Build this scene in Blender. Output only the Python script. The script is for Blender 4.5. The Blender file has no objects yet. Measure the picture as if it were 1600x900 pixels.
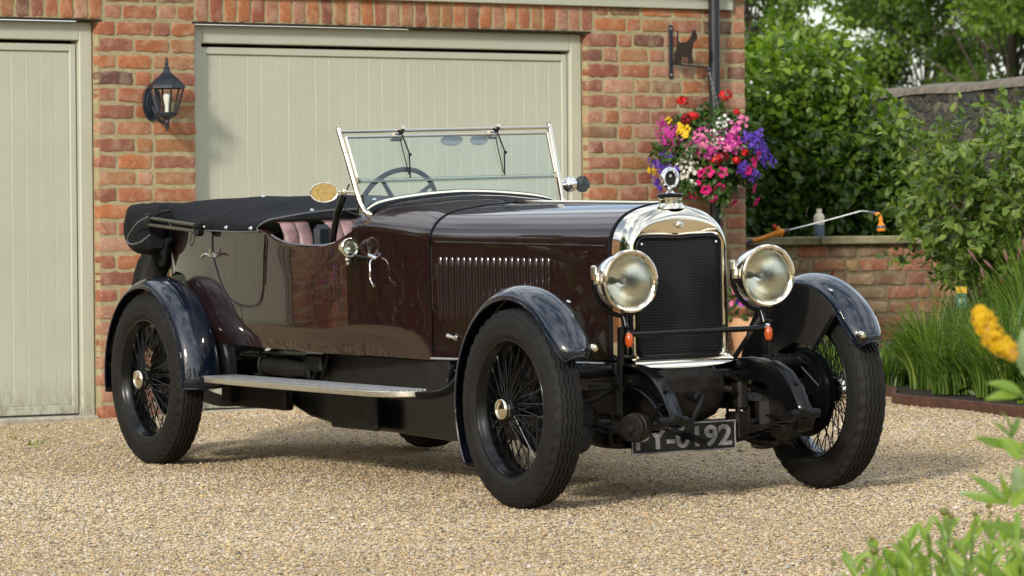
import bpy, math, random
import numpy as np
from mathutils import Matrix, Vector
rad = math.radians
PI = math.pi

# ------------------------------------------------------------------ scene, camera, light
scene = bpy.context.scene
RT = Vector((0.795668, -0.605685, -0.007628))
UP = Vector((0.015075, 0.007212, 0.99986))
FW = Vector((0.605545, 0.795672, -0.01487))
CAM = Vector((-13.76, -21.005, 1.05))
FPX = 6965.437
cam_data = bpy.data.cameras.new('camera')
cam = bpy.data.objects.new('camera', cam_data)
scene.collection.objects.link(cam)
cam.matrix_world = Matrix(((RT.x, UP.x, -FW.x, CAM.x), (RT.y, UP.y, -FW.y, CAM.y), (RT.z, UP.z, -FW.z, CAM.z), (0, 0, 0, 1)))
cam_data.sensor_width = 36.0
cam_data.lens = FPX / 1600 * 36.0
cam_data.clip_start = 0.5
cam_data.clip_end = 1500
cam_data.dof.use_dof = True
cam_data.dof.focus_distance = 18.6
cam_data.dof.aperture_fstop = 9.0
scene.camera = cam

SUN_EL, SUN_AZ = rad(23), math.atan2(-0.51, -0.86)     # direction towards the sun (from +x axis)
world = bpy.data.worlds.new('World')
scene.world = world
world.use_nodes = True
wn, wl = world.node_tree.nodes, world.node_tree.links
wn.clear()
w_out = wn.new('ShaderNodeOutputWorld')
w_bg = wn.new('ShaderNodeBackground')
w_bg.inputs['Strength'].default_value = 0.15
w_sky = wn.new('ShaderNodeTexSky')
w_sky.sky_type = 'NISHITA'
w_sky.sun_disc = False
w_sky.sun_elevation = SUN_EL
w_sky.sun_rotation = PI / 2 - SUN_AZ
w_sky.air_density = 1.0
w_sky.dust_density = 2.0
w_tc = wn.new('ShaderNodeTexCoord')
w_map = wn.new('ShaderNodeMapping')
w_map.inputs['Scale'].default_value = (1, 1, 2.6)
w_noise = wn.new('ShaderNodeTexNoise')
w_noise.inputs['Scale'].default_value = 2.6
w_noise.inputs['Detail'].default_value = 7
w_noise.inputs['Roughness'].default_value = 0.56
w_ramp = wn.new('ShaderNodeValToRGB')
w_ramp.color_ramp.elements[0].position = 0.42
w_ramp.color_ramp.elements[1].position = 0.60
w_ramp.color_ramp.elements[0].color = (0.12, 0.12, 0.12, 1)
w_mix = wn.new('ShaderNodeMix')
w_mix.data_type = 'RGBA'
w_mix.inputs[7].default_value = (7.6, 7.9, 8.1, 1)
wl.new(w_tc.outputs['Generated'], w_map.inputs['Vector'])
wl.new(w_map.outputs[0], w_noise.inputs['Vector'])
wl.new(w_noise.outputs['Fac'], w_ramp.inputs['Fac'])
wl.new(w_ramp.outputs['Color'], w_mix.inputs[0])
wl.new(w_sky.outputs['Color'], w_mix.inputs[6])
wl.new(w_mix.outputs[2], w_bg.inputs['Color'])
wl.new(w_bg.outputs[0], w_out.inputs['Surface'])

sun_data = bpy.data.lights.new('sun', 'SUN')
sun_data.energy = 2.3
sun_data.angle = rad(6)
sun_data.color = (1.0, 0.955, 0.89)
sun = bpy.data.objects.new('sun', sun_data)
scene.collection.objects.link(sun)
_sd = Vector((math.cos(SUN_AZ) * math.cos(SUN_EL), math.sin(SUN_AZ) * math.cos(SUN_EL), math.sin(SUN_EL)))
sun.rotation_euler = _sd.to_track_quat('Z', 'Y').to_euler()

scene.view_settings.view_transform = 'Standard'
scene.view_settings.look = 'None'
scene.view_settings.exposure = 0.43
scene.view_settings.gamma = 1.0
scene.render.engine = 'CYCLES'
scene.cycles.max_bounces = 8
scene.cycles.transparent_max_bounces = 12
scene.cycles.caustics_reflective = False
scene.cycles.caustics_refractive = False

# ------------------------------------------------------------------ helpers
col = scene.collection


def sm(t):
    t = max(0.0, min(1.0, t))
    return t * t * (3 - 2 * t)


class MB:
    """collects geometry for ONE mesh object"""

    def __init__(self):
        self.v, self.f, self.m, self.c = [], [], [], []

    def add(self, V, F, mi=0, colr=None):
        n = len(self.v)
        self.v.extend([tuple(p) for p in V])
        self.f.extend([tuple(i + n for i in q) for q in F])
        self.m.extend([mi] * len(F))
        self.c.extend([colr if colr else (1, 1, 1)] * len(V))
        return self

    def box(self, c, s, R=None, mi=0, colr=None):
        V = []
        for dx in (-.5, .5):
            for dy in (-.5, .5):
                for dz in (-.5, .5):
                    p = Vector((dx * s[0], dy * s[1], dz * s[2]))
                    if R is not None:
                        p = R @ p
                    V.append(Vector(c) + p)
        return self.add(V, [(0, 1, 3, 2), (4, 6, 7, 5), (0, 4, 5, 1), (2, 3, 7, 6), (0, 2, 6, 4), (1, 5, 7, 3)], mi, colr)

    def bbox(self, c, s, b=0.004, R=None, mi=0, colr=None):
        """bevelled box"""
        V, hx, hy, hz = [], s[0] / 2, s[1] / 2, s[2] / 2
        idx = {}
        for sx in (-1, 1):
            for sy in (-1, 1):
                for sz in (-1, 1):
                    for a in range(3):
                        p = [sx * (hx - b), sy * (hy - b), sz * (hz - b)]
                        p[a] += (sx, sy, sz)[a] * b
                        idx[(sx, sy, sz, a)] = len(V)
                        q = Vector(p)
                        if R is not None:
                            q = R @ q
                        V.append(Vector(c) + q)
        F = []
        for a in range(3):
            o = [i for i in range(3) if i != a]
            for s_ in (-1, 1):
                loop = []
                for (p, q) in ((-1, -1), (1, -1), (1, 1), (-1, 1)):
                    k = [0, 0, 0]
                    k[a] = s_
                    k[o[0]] = p
                    k[o[1]] = q
                    loop.append(idx[tuple(k) + (a,)])
                F.append(tuple(loop))
        for a in range(3):
            o = [i for i in range(3) if i != a]
            for p in (-1, 1):
                for q in (-1, 1):
                    k0, k1 = [0, 0, 0], [0, 0, 0]
                    k0[a], k1[a] = -1, 1
                    for k in (k0, k1):
                        k[o[0]] = p
                        k[o[1]] = q
                    F.append((idx[tuple(k0) + (o[0],)], idx[tuple(k1) + (o[0],)], idx[tuple(k1) + (o[1],)], idx[tuple(k0) + (o[1],)]))
        for sx in (-1, 1):
            for sy in (-1, 1):
                for sz in (-1, 1):
                    F.append(tuple(idx[(sx, sy, sz, a)] for a in range(3)))
        return self.add(V, F, mi, colr)

    def tube(self, path, r, n=10, closed=False, mi=0, flat=None, caps=True, colr=None):
        P = [Vector(p) for p in path]
        k = len(P)
        rr = r if isinstance(r, (list, tuple)) else [r] * k
        V, F = [], []
        prev = None
        for i in range(k):
            if closed:
                t = P[(i + 1) % k] - P[i - 1]
            else:
                t = P[min(i + 1, k - 1)] - P[max(i - 1, 0)]
            if t.length < 1e-9:
                t = Vector((0, 0, 1))
            t.normalize()
            if prev is None:
                a = Vector((0, 0, 1)) if abs(t.z) < 0.9 else Vector((1, 0, 0))
                u = t.cross(a).normalized()
            else:
                u = (prev - t * prev.dot(t))
                u = u.normalized() if u.length > 1e-6 else t.orthogonal().normalized()
            prev = u
            w = t.cross(u)
            for j in range(n):
                an = 2 * PI * j / n
                fl = flat if flat else 1.0
                V.append(P[i] + (u * math.cos(an) + w * math.sin(an) * fl) * rr[i])
        m = k if closed else k - 1
        for i in range(m):
            for j in range(n):
                a, b = i * n + j, i * n + (j + 1) % n
                c, d = ((i + 1) % k) * n + (j + 1) % n, ((i + 1) % k) * n + j
                F.append((a, b, c, d))
        if not closed and caps:
            F.append(tuple(range(n - 1, -1, -1)))
            F.append(tuple((k - 1) * n + j for j in range(n)))
        return self.add(V, F, mi, colr)

    def lathe(self, prof, o=(0, 0, 0), ax=(0, 0, 1), n=32, mi=0, sx=1.0, colr=None):
        """prof: list of (r, h) along axis ax"""
        ax = Vector(ax).normalized()
        u = ax.orthogonal().normalized() if abs(ax.z) > .99 else Vector((0, 0, 1)).cross(ax).normalized()
        w = ax.cross(u)
        o = Vector(o)
        V, F = [], []
        for (r, h) in prof:
            r = max(r, 1e-5)
            for j in range(n):
                a = 2 * PI * j / n
                V.append(o + ax * h + u * (r * math.cos(a) * sx) + w * (r * math.sin(a)))
        for i in range(len(prof) - 1):
            for j in range(n):
                F.append((i * n + j, i * n + (j + 1) % n, (i + 1) * n + (j + 1) % n, (i + 1) * n + j))
        return self.add(V, F, mi, colr)

    def grid(self, rows, closed=False, mi=0, skip=None):
        n = len(rows[0])
        V = [p for r in rows for p in r]
        F = []
        for i in range(len(rows) - 1):
            for j in range(n if closed else n - 1):
                if skip and skip(i, j):
                    continue
                F.append((i * n + j, i * n + (j + 1) % n, (i + 1) * n + (j + 1) % n, (i + 1) * n + j))
        return self.add(V, F, mi)

    def prism(self, poly, f, t0, t1, mi=0):
        """poly 2D points, f(a, b, t) -> point, extruded from t0 to t1"""
        n = len(poly)
        V = [f(a, b, t0) for a, b in poly] + [f(a, b, t1) for a, b in poly]
        F = [tuple(range(n)), tuple(range(2 * n - 1, n - 1, -1))]
        F += [(i, i + n, (i + 1) % n + n, (i + 1) % n) for i in range(n)]
        return self.add(V, F, mi)

    def build(self, name, mats, parent=None, angle=35, solid=None, subs=0, smooth=True, bevel=None, vcol=False):
        me = bpy.data.meshes.new(name)
        me.from_pydata([tuple(p) for p in self.v], [], self.f)
        if not isinstance(mats, (list, tuple)):
            mats = [mats]
        for m in mats:
            me.materials.append(m)
        me.polygons.foreach_set('material_index', self.m)
        if vcol:
            at = me.color_attributes.new('tint', 'FLOAT_COLOR', 'POINT')
            at.data.foreach_set('color', np.array([(c[0], c[1], c[2], 1) for c in self.c], dtype=np.float32).ravel())
        me.validate()
        me.update()
        if smooth:
            me.polygons.foreach_set('use_smooth', [True] * len(me.polygons))
            me.set_sharp_from_angle(angle=rad(angle))
        ob = bpy.data.objects.new(name, me)
        col.objects.link(ob)
        if parent is not None:
            ob.parent = parent
        if solid:
            md = ob.modifiers.new('solid', 'SOLIDIFY')
            md.thickness = solid
            md.offset = 0
        if bevel:
            md = ob.modifiers.new('bev', 'BEVEL')
            md.width = bevel
            md.segments = 2
            md.limit_method = 'ANGLE'
        if subs:
            md = ob.modifiers.new('sub', 'SUBSURF')
            md.levels = md.render_levels = subs
        return ob


def np_mesh(name, V, F, mats, mi=None, colr=None, smooth=True, parent=None):
    """fast mesh from numpy arrays, F is (n,4) or (n,3)"""
    me = bpy.data.meshes.new(name)
    nf, k = F.shape
    me.vertices.add(len(V))
    me.vertices.foreach_set('co', V.astype(np.float32).ravel())
    me.loops.add(nf * k)
    me.loops.foreach_set('vertex_index', F.astype(np.int32).ravel())
    me.polygons.add(nf)
    me.polygons.foreach_set('loop_start', np.arange(0, nf * k, k, dtype=np.int32))
    for m in (mats if isinstance(mats, (list, tuple)) else [mats]):
        me.materials.append(m)
    if mi is not None:
        me.polygons.foreach_set('material_index', mi.astype(np.int32))
    if colr is not None:
        at = me.color_attributes.new('tint', 'FLOAT_COLOR', 'POINT')
        at.data.foreach_set('color', np.hstack([colr, np.ones((len(colr), 1))]).astype(np.float32).ravel())
    me.update(calc_edges=True)
    me.polygons.foreach_set('use_smooth', [smooth] * nf)
    ob = bpy.data.objects.new(name, me)
    col.objects.link(ob)
    if parent is not None:
        ob.parent = parent
    return ob


def tag(o, label=None, cat=None, group=None, kind=None):
    if label:
        o['label'] = label
    if cat:
        o['category'] = cat
    if group:
        o['group'] = group
    if kind:
        o['kind'] = kind
    return o


def empty(name, loc=(0, 0, 0), label=None, cat=None, group=None, rz=0):
    o = bpy.data.objects.new(name, None)
    col.objects.link(o)
    o.location = loc
    o.rotation_euler = (0, 0, rz)
    o.empty_display_size = 0.2
    return tag(o, label, cat, group)


def smoothpath(pts, n=8):
    """Catmull-Rom through points"""
    P = [Vector(p) for p in pts]
    out = []
    for i in range(len(P) - 1):
        p0, p1, p2, p3 = P[max(i - 1, 0)], P[i], P[i + 1], P[min(i + 2, len(P) - 1)]
        for j in range(n):
            t = j / n
            out.append(0.5 * ((2 * p1) + (p2 - p0) * t + (2 * p0 - 5 * p1 + 4 * p2 - p3) * t * t + (3 * p1 - p0 - 3 * p2 + p3) * t ** 3))
    out.append(P[-1])
    return out


def interp(x, tab):
    xs = [a for a, b in tab]
    ys = [b for a, b in tab]
    return float(np.interp(x, xs, ys))


def sinterp(x, tab):
    """smooth (Catmull) interpolation of table sorted by x"""
    n = len(tab)
    if x <= tab[0][0]:
        return tab[0][1]
    if x >= tab[-1][0]:
        return tab[-1][1]
    for i in range(n - 1):
        if tab[i][0] <= x <= tab[i + 1][0]:
            break
    x0, y0 = tab[i]
    x1, y1 = tab[i + 1]
    h = x1 - x0
    m0 = (y1 - tab[i - 1][1]) / (x1 - tab[i - 1][0]) if i > 0 else (y1 - y0) / h
    m1 = (tab[i + 2][1] - y0) / (tab[i + 2][0] - x0) if i + 2 < n else (y1 - y0) / h
    t = (x - x0) / h
    return (2 * t ** 3 - 3 * t * t + 1) * y0 + (t ** 3 - 2 * t * t + t) * h * m0 + (-2 * t ** 3 + 3 * t * t) * y1 + (t ** 3 - t * t) * h * m1


# ------------------------------------------------------------------ materials
class Mat:
    def __init__(self, name, base=(.5, .5, .5), rough=.5, metal=0., **kw):
        self.m = bpy.data.materials.new(name)
        self.m.use_nodes = True
        self.n = self.m.node_tree.nodes
        self.l = self.m.node_tree.links
        self.b = self.n['Principled BSDF']
        self.b.inputs['Base Color'].default_value = (*base, 1)
        self.b.inputs['Roughness'].default_value = rough
        self.b.inputs['Metallic'].default_value = metal
        for k, v in kw.items():
            self.b.inputs[k.replace('_', ' ')].default_value = v
        self.tc = None

    def coord(self, which='Object', scale=(1, 1, 1)):
        if self.tc is None:
            self.tc = self.n.new('ShaderNodeTexCoord')
        mp = self.n.new('ShaderNodeMapping')
        mp.inputs['Scale'].default_value = scale
        self.l.new(self.tc.outputs[which], mp.inputs['Vector'])
        return mp.outputs[0]

    def noise(self, scale=5, detail=4, rough=.55, vec=None, cscale=(1, 1, 1), which='Object'):
        t = self.n.new('ShaderNodeTexNoise')
        t.inputs['Scale'].default_value = scale
        t.inputs['Detail'].default_value = detail
        t.inputs['Roughness'].default_value = rough
        self.l.new(vec or self.coord(which, cscale), t.inputs['Vector'])
        return t.outputs['Fac']

    def voronoi(self, scale=5, feature='F1', vec=None, cscale=(1, 1, 1), which='Object'):
        t = self.n.new('ShaderNodeTexVoronoi')
        t.feature = feature
        t.inputs['Scale'].default_value = scale
        self.l.new(vec or self.coord(which, cscale), t.inputs['Vector'])
        return t

    def ramp(self, fac, stops):
        r = self.n.new('ShaderNodeValToRGB')
        e = r.color_ramp.elements
        while len(e) > 1:
            e.remove(e[-1])
        e[0].position = stops[0][0]
        c = stops[0][1]
        e[0].color = (*c, 1) if not isinstance(c, (int, float)) else (c, c, c, 1)
        for p, c in stops[1:]:
            k = e.new(p)
            k.color = (*c, 1) if not isinstance(c, (int, float)) else (c, c, c, 1)
        self.l.new(fac, r.inputs['Fac'])
        return r.outputs['Color']

    def mix(self, fac, a, b, mode='MIX'):
        x = self.n.new('ShaderNodeMix')
        x.data_type = 'RGBA'
        x.blend_type = mode
        for k, v in ((0, fac), (6, a), (7, b)):
            if isinstance(v, (int, float)):
                x.inputs[k].default_value = v if k == 0 else (v, v, v, 1)
            elif isinstance(v, tuple):
                x.inputs[k].default_value = (*v, 1)
            else:
                self.l.new(v, x.inputs[k])
        return x.outputs[2]

    def math(self, op, a, b=None):
        x = self.n.new('ShaderNodeMath')
        x.operation = op
        for i, v in enumerate((a, b)):
            if v is None:
                continue
            if isinstance(v, (int, float)):
                x.inputs[i].default_value = v
            else:
                self.l.new(v, x.inputs[i])
        return x.outputs[0]

    def color(self, s):
        self.l.new(s, self.b.inputs['Base Color'])
        return self

    def rough(self, s):
        self.l.new(s, self.b.inputs['Roughness'])
        return self

    def attr(self, name='tint'):
        a = self.n.new('ShaderNodeAttribute')
        a.attribute_name = name
        return a.outputs['Color']

    def bump(self, h, strength=.3, dist=.01, nrm=None):
        b = self.n.new('ShaderNodeBump')
        b.inputs['Strength'].default_value = strength
        b.inputs['Distance'].default_value = dist
        self.l.new(h, b.inputs['Height'])
        if nrm:
            self.l.new(nrm, b.inputs['Normal'])
        self.l.new(b.outputs[0], self.b.inputs['Normal'])
        return b.outputs[0]


def simple(name, base, rough=.5, metal=0., var=.15, scale=12, bump=0., bdist=.002, **kw):
    M = Mat(name, base, rough, metal, **kw)
    f = M.noise(scale, 5, .6)
    lo = tuple(max(0, c * (1 - var)) for c in base)
    hi = tuple(min(1, c * (1 + var)) for c in base)
    M.color(M.ramp(f, [(.3, lo), (.7, hi)]))
    g = M.noise(scale * 2.3, 4, .6)
    M.rough(M.ramp(g, [(.3, max(0, rough * .85)), (.7, min(1, rough * 1.2))]))
    if bump:
        M.bump(M.noise(scale * 6, 3, .6), bump, bdist)
    return M.m


# car paint
def paint(name, base, ior=1.72):
    M = Mat(name, base, .5, 0., Coat_Weight=1.0, Coat_Roughness=.012, Coat_IOR=ior, Specular_IOR_Level=.12)
    f = M.noise(3.2, 3, .5)
    M.color(M.ramp(f, [(.3, tuple(c * .9 for c in base)), (.7, tuple(c * 1.1 for c in base))]))
    w = M.noise(2.1, 2, .4)                       # very gentle waviness of hand-beaten panels
    M.bump(w, .10, .012)
    d = M.noise(38, 6, .7)
    M.rough(M.ramp(d, [(.35, .35), (.75, .55)]))
    cn = M.n.new('ShaderNodeBump')
    cn.inputs['Strength'].default_value = .10
    cn.inputs['Distance'].default_value = .008
    M.l.new(w, cn.inputs['Height'])
    M.l.new(cn.outputs[0], M.b.inputs['Coat Normal'])
    return M.m


M_MAROON = paint('maroon_paint', (.0125, .0033, .0034), 1.82)
M_MAROON_DIM = paint('maroon_paint_dimmed', (.010, .003, .003), 1.35)  # body maroon dimmed for the louvres, weaker sun highlights put into the paint
M_WING = paint('blue_black_paint', (.0018, .0055, .014), 1.66)
M_BLACKGLOSS = simple('black_enamel', (.003, .0035, .004), .2, Specular_IOR_Level=.35)
M_CHASSIS = simple('oily_black_iron', (.005, .005, .005), .42, var=.5, scale=25, bump=.3, Specular_IOR_Level=.22)
M_GREASE = simple('greasy_brown_steel', (.012, .010, .008), .45, .1, var=.6, scale=30, bump=.4, Specular_IOR_Level=.25)
M_DULL = simple('dull_grey_sheet', (.014, .0135, .0125), .5, .1, var=.3, scale=14, Specular_IOR_Level=.3)
M_NICKEL = simple('polished_nickel', (.83, .775, .65), .09, 1.0, var=.03, scale=20)
M_CHROME = simple('bright_chrome', (.85, .86, .86), .07, 1.0, var=.03, scale=20)
M_BRASS = simple('aged_brass', (.55, .40, .17), .30, 1.0, var=.25, scale=40)
M_REFLECT = simple('silvered_reflector', (.93, .90, .80), .24, 1.0, var=.02)
M_CANVAS = Mat('black_canvas', (.012, .013, .015), .9, Specular_IOR_Level=.15)
_f = M_CANVAS.noise(6, 4, .6)
M_CANVAS.color(M_CANVAS.ramp(_f, [(.3, (.0075, .0085, .010)), (.7, (.0135, .0145, .0165))]))
M_CANVAS.bump(M_CANVAS.noise(5, 4, .55), .8, .02, M_CANVAS.bump(M_CANVAS.noise(600, 2, .5), .15, .001))
M_CANVAS = M_CANVAS.m
M_PIPING = simple('grey_piping', (.10, .105, .11), .5)
M_SEAT = simple('mauve_leather', (.215, .125, .125), .42, var=.55, scale=14, bump=.3)
M_SEATB = simple('navy_leather', (.010, .014, .022), .4, var=.3, scale=22)
M_OLIVE = simple('olive_ash_wood', (.062, .058, .036), .5, var=.35, scale=40)
M_AMBER = Mat('amber_lens', (.42, .065, .008), .25, Coat_Weight=.4).m
M_RUBBER = Mat('tyre_rubber', (.012, .012, .011), .7, Specular_IOR_Level=.25)
_r = M_RUBBER.noise(7, 5, .65)
M_RUBBER.color(M_RUBBER.ramp(_r, [(.3, (.006, .0057, .0053)), (.72, (.015, .014, .0125))]))
M_RUBBER.bump(M_RUBBER.noise(160, 3, .6), .2, .001)
M_RUBBER = M_RUBBER.m
M_ALU = Mat('ribbed_aluminium', (.62, .62, .60), .38, .85)
_n = M_ALU.noise(9, 4, .6, cscale=(1, 8, 1))
M_ALU.color(M_ALU.ramp(_n, [(.3, (.40, .41, .41)), (.7, (.66, .66, .63))]))
M_ALU = M_ALU.m
M_ALUEDGE = simple('worn_aluminium_edge', (.62, .59, .50), .33, .85, var=.12, scale=30)

M_GLASS = Mat('windscreen_glass', (.80, .92, .90), 0.02)
g_n, g_l = M_GLASS.n, M_GLASS.l
_t = g_n.new('ShaderNodeBsdfTransparent')
_t.inputs['Color'].default_value = (.93, .97, .965, 1)
_g = g_n.new('ShaderNodeBsdfGlossy')
_g.inputs['Roughness'].default_value = .02
_g.inputs['Color'].default_value = (.88, .93, .97, 1)
_fr = g_n.new('ShaderNodeFresnel')
_fr.inputs['IOR'].default_value = 1.5
_mx = g_n.new('ShaderNodeMixShader')
g_l.new(_fr.outputs[0], _mx.inputs[0])
g_l.new(_t.outputs[0], _mx.inputs[1])
g_l.new(_g.outputs[0], _mx.inputs[2])
g_l.new(_mx.outputs[0], g_n['Material Output'].inputs['Surface'])
M_GLASS = M_GLASS.m
M_STEEL = simple('forged_steel_grey', (.12, .12, .125), .38, .8, var=.25, scale=30)

# radiator mesh: fine perforated guard
M_CORE = Mat('radiator_gauze', (.006, .0065, .007), .42, .3, Specular_IOR_Level=.3)
_v = M_CORE.voronoi(1.0, 'F1', cscale=(85, 85, 85))
_v.inputs['Randomness'].default_value = 0.0
M_CORE.color(M_CORE.ramp(_v.outputs['Distance'], [(.25, (.0008, .0008, .0008)), (.42, (.013, .014, .016))]))
M_CORE.bump(_v.outputs['Distance'], .7, .004)
M_CORE = M_CORE.m

# building
M_BRICK = Mat('tumbled_brick', (.4, .2, .1), .88)
_a = M_BRICK.attr()
_n1 = M_BRICK.noise(38, 5, .65)
_n2 = M_BRICK.noise(11, 4, .6)
_c = M_BRICK.mix(M_BRICK.ramp(_n1, [(.35, 0.), (.70, .7)]), _a, (.24, .085, .05))
_c = M_BRICK.mix(M_BRICK.ramp(_n2, [(.46, 0.), (.66, .9)]), _c, M_BRICK.mix(.5, _a, (.50, .36, .24)))
_n3 = M_BRICK.noise(70, 5, .75)
_c = M_BRICK.mix(M_BRICK.ramp(_n3, [(.56, 0.), (.66, .75)]), _c, (.07, .05, .042))
_n5 = M_BRICK.noise(26, 6, .75)
_c = M_BRICK.mix(M_BRICK.ramp(_n5, [(.61, 0.), (.67, .85)]), _c, (.52, .46, .36))
M_BRICK.color(_c)
M_BRICK.bump(M_BRICK.noise(70, 6, .8), .9, .007)
M_BRICK = M_BRICK.m
M_MORTAR = Mat('lime_mortar', (.42, .35, .20), .95)
_n = M_MORTAR.noise(20, 5, .65)
M_MORTAR.color(M_MORTAR.ramp(_n, [(.3, (.29, .245, .13)), (.7, (.42, .36, .21))]))
M_MORTAR.bump(M_MORTAR.noise(60, 5, .7), .7, .008)
M_MORTAR = M_MORTAR.m
M_SAGE = Mat('sage_paint', (.46, .46, .34), .42)
_n = M_SAGE.noise(2.2, 5, .6)
_c = M_SAGE.ramp(_n, [(.3, (.42, .43, .335)), (.7, (.46, .47, .37))])
_n2 = M_SAGE.noise(7, 6, .7, cscale=(6, 6, 1))
_c = M_SAGE.mix(M_SAGE.ramp(_n2, [(.58, 0.), (.8, .22)]), _c, (.25, .24, .15))
_tcz = M_SAGE.n.new('ShaderNodeSeparateXYZ')
M_SAGE.l.new(M_SAGE.coord('Object'), _tcz.inputs[0])
_low = M_SAGE.ramp(_tcz.outputs[2], [(0.0, 1.), (.22, 0.)])
_spl = M_SAGE.ramp(M_SAGE.noise(30, 6, .75, cscale=(1, 1, .35)), [(.42, 0.), (.62, .85)])
_c = M_SAGE.mix(M_SAGE.math('MULTIPLY', _low, _spl), _c, (.20, .17, .10))
M_SAGE.color(_c)
M_SAGE.bump(M_SAGE.noise(40, 4, .6, cscale=(3, 3, .4)), .12, .002)
M_SAGE = M_SAGE.m
M_DARKGAP = simple('dark_gap', (.01, .01, .009), .9)
M_CAST = simple('black_cast_iron', (.010, .015, .024), .42, var=.3, scale=18)
M_PIPE = simple('black_pipe_plastic', (.016, .018, .022), .35, var=.3, scale=6)
M_RUSTPLATE = simple('brown_black_plate', (.012, .008, .006), .7, var=.3, scale=14)
M_CONCRETE = simple('pale_concrete', (.36, .33, .26), .9, var=.3, scale=16, bump=.5, bdist=.006)
M_COPING = Mat('mossy_stone_coping', (.2, .18, .1), .92)
_n = M_COPING.noise(9, 5, .65)
M_COPING.color(M_COPING.ramp(_n, [(.3, (.13, .12, .055)), (.55, (.25, .22, .12)), (.75, (.36, .32, .19))]))
M_COPING.bump(M_COPING.noise(40, 5, .7), .6, .006)
M_COPING = M_COPING.m
M_LAMPGLASS = M_GLASS.copy()
M_LAMPGLASS.name = 'lantern_glass'
for _nd in M_LAMPGLASS.node_tree.nodes:
    if _nd.type == 'FRESNEL':
        _nd.inputs['IOR'].default_value = 1.18
M_TERRA = simple('terracotta', (.40, .17, .085), .75, var=.2, scale=9, bump=.3)
M_TERRAP = simple('pale_terracotta', (.50, .29, .16), .75, var=.2, scale=9, bump=.3)
M_ORANGE = simple('orange_plastic', (.80, .27, .02), .3, var=.05)
M_GREYPL = simple('grey_plastic', (.07, .075, .085), .45, var=.1)
M_REDPL = simple('red_plastic', (.60, .02, .015), .3, var=.05)
M_WHITEPL = simple('milky_plastic', (.60, .56, .45), .4, var=.08)
M_BLUELIQ = simple('blue_grey_liquid', (.09, .13, .19), .3, var=.1)
M_RUSTEDGE = simple('rusted_edging', (.075, .028, .014), .8, var=.35, scale=15, bump=.4)
M_SOIL = simple('dark_soil', (.028, .018, .010), .95, var=.5, scale=25, bump=.9, bdist=.02)
M_BULB = simple('frosted_bulb', (.75, .72, .62), .35, var=.05)
M_YELTAG = simple('yellow_label', (.60, .38, .03), .5, var=.1)
M_TAGGRN = simple('green_label', (.06, .16, .12), .5, var=.3, scale=60)
M_TAGPALE = simple('pale_green_label', (.35, .45, .25), .5, var=.1)
M_CHAIN = simple('zinc_chain', (.45, .45, .43), .35, .9, var=.1)

# gravel
M_GRAVEL = Mat('gravel', (.4, .35, .25), .9)
gc = M_GRAVEL.coord('Object', (1, 1, 1))
# slight distortion
gd = M_GRAVEL.n.new('ShaderNodeTexNoise')
gd.inputs['Scale'].default_value = 40
M_GRAVEL.l.new(gc, gd.inputs['Vector'])
va = M_GRAVEL.n.new('ShaderNodeVectorMath')
va.operation = 'MULTIPLY_ADD'
M_GRAVEL.l.new(gd.outputs['Color'], va.inputs[0])
va.inputs[1].default_value = (.012, .012, .012)
M_GRAVEL.l.new(gc, va.inputs[2])
gv = M_GRAVEL.voronoi(88, 'F1', vec=va.outputs[0])
sep = M_GRAVEL.n.new('ShaderNodeSeparateColor')
M_GRAVEL.l.new(gv.outputs['Color'], sep.inputs[0])
gcol = M_GRAVEL.ramp(sep.outputs[0], [(0, (.09, .065, .035)), (.08, (.24, .16, .075)), (.24, (.42, .31, .165)), (.42, (.50, .39, .22)), (.60, (.52, .425, .275)),
                                      (.74, (.34, .31, .26)), (.84, (.50, .38, .20)), (.93, (.56, .51, .41)), (1., (.28, .14, .07))])
gv2 = M_GRAVEL.voronoi(150, 'F1', vec=va.outputs[0])
sep2 = M_GRAVEL.n.new('ShaderNodeSeparateColor')
M_GRAVEL.l.new(gv2.outputs['Color'], sep2.inputs[0])
gcol2 = M_GRAVEL.ramp(sep2.outputs[1], [(0, (.08, .065, .045)), (.3, (.32, .245, .135)), (.6, (.47, .375, .23)), (1., (.52, .46, .36))])
big = M_GRAVEL.noise(1.1, 4, .6)
gcol = M_GRAVEL.mix(M_GRAVEL.ramp(M_GRAVEL.noise(30, 3, .6), [(.45, 0.), (.55, 1.)]), gcol, gcol2)
crev = M_GRAVEL.ramp(gv.outputs['Distance'], [(.5, 1.), (.95, .0)])
gcol = M_GRAVEL.mix(M_GRAVEL.ramp(big, [(.35, 0.), (.7, .28)]), gcol, (.44, .32, .16))
gcol = M_GRAVEL.mix(1.0, gcol, (1.02, .95, .83), 'MULTIPLY')
M_GRAVEL.color(gcol)
hh = M_GRAVEL.math('ADD', M_GRAVEL.math('MULTIPLY', crev, 1.0), M_GRAVEL.math('MULTIPLY', sep.outputs[1], .8))
hh2 = M_GRAVEL.math('ADD', hh, M_GRAVEL.math('MULTIPLY', M_GRAVEL.noise(9, 4, .6), 1.5))
M_GRAVEL.bump(hh2, .6, .008)
M_GRAVEL = M_GRAVEL.m
M_STONE = Mat('gravel_stone', (.5, .4, .3), .8)
M_STONE.color(M_STONE.mix(M_STONE.ramp(M_STONE.noise(90, 3, .6), [(.3, 0.), (.8, .35)]), M_STONE.attr(), (.30, .22, .13)))
M_STONE = M_STONE.m
M_GRASSLAND = simple('grass_ground', (.050, .062, .030), .95, var=.5, scale=3)


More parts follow.
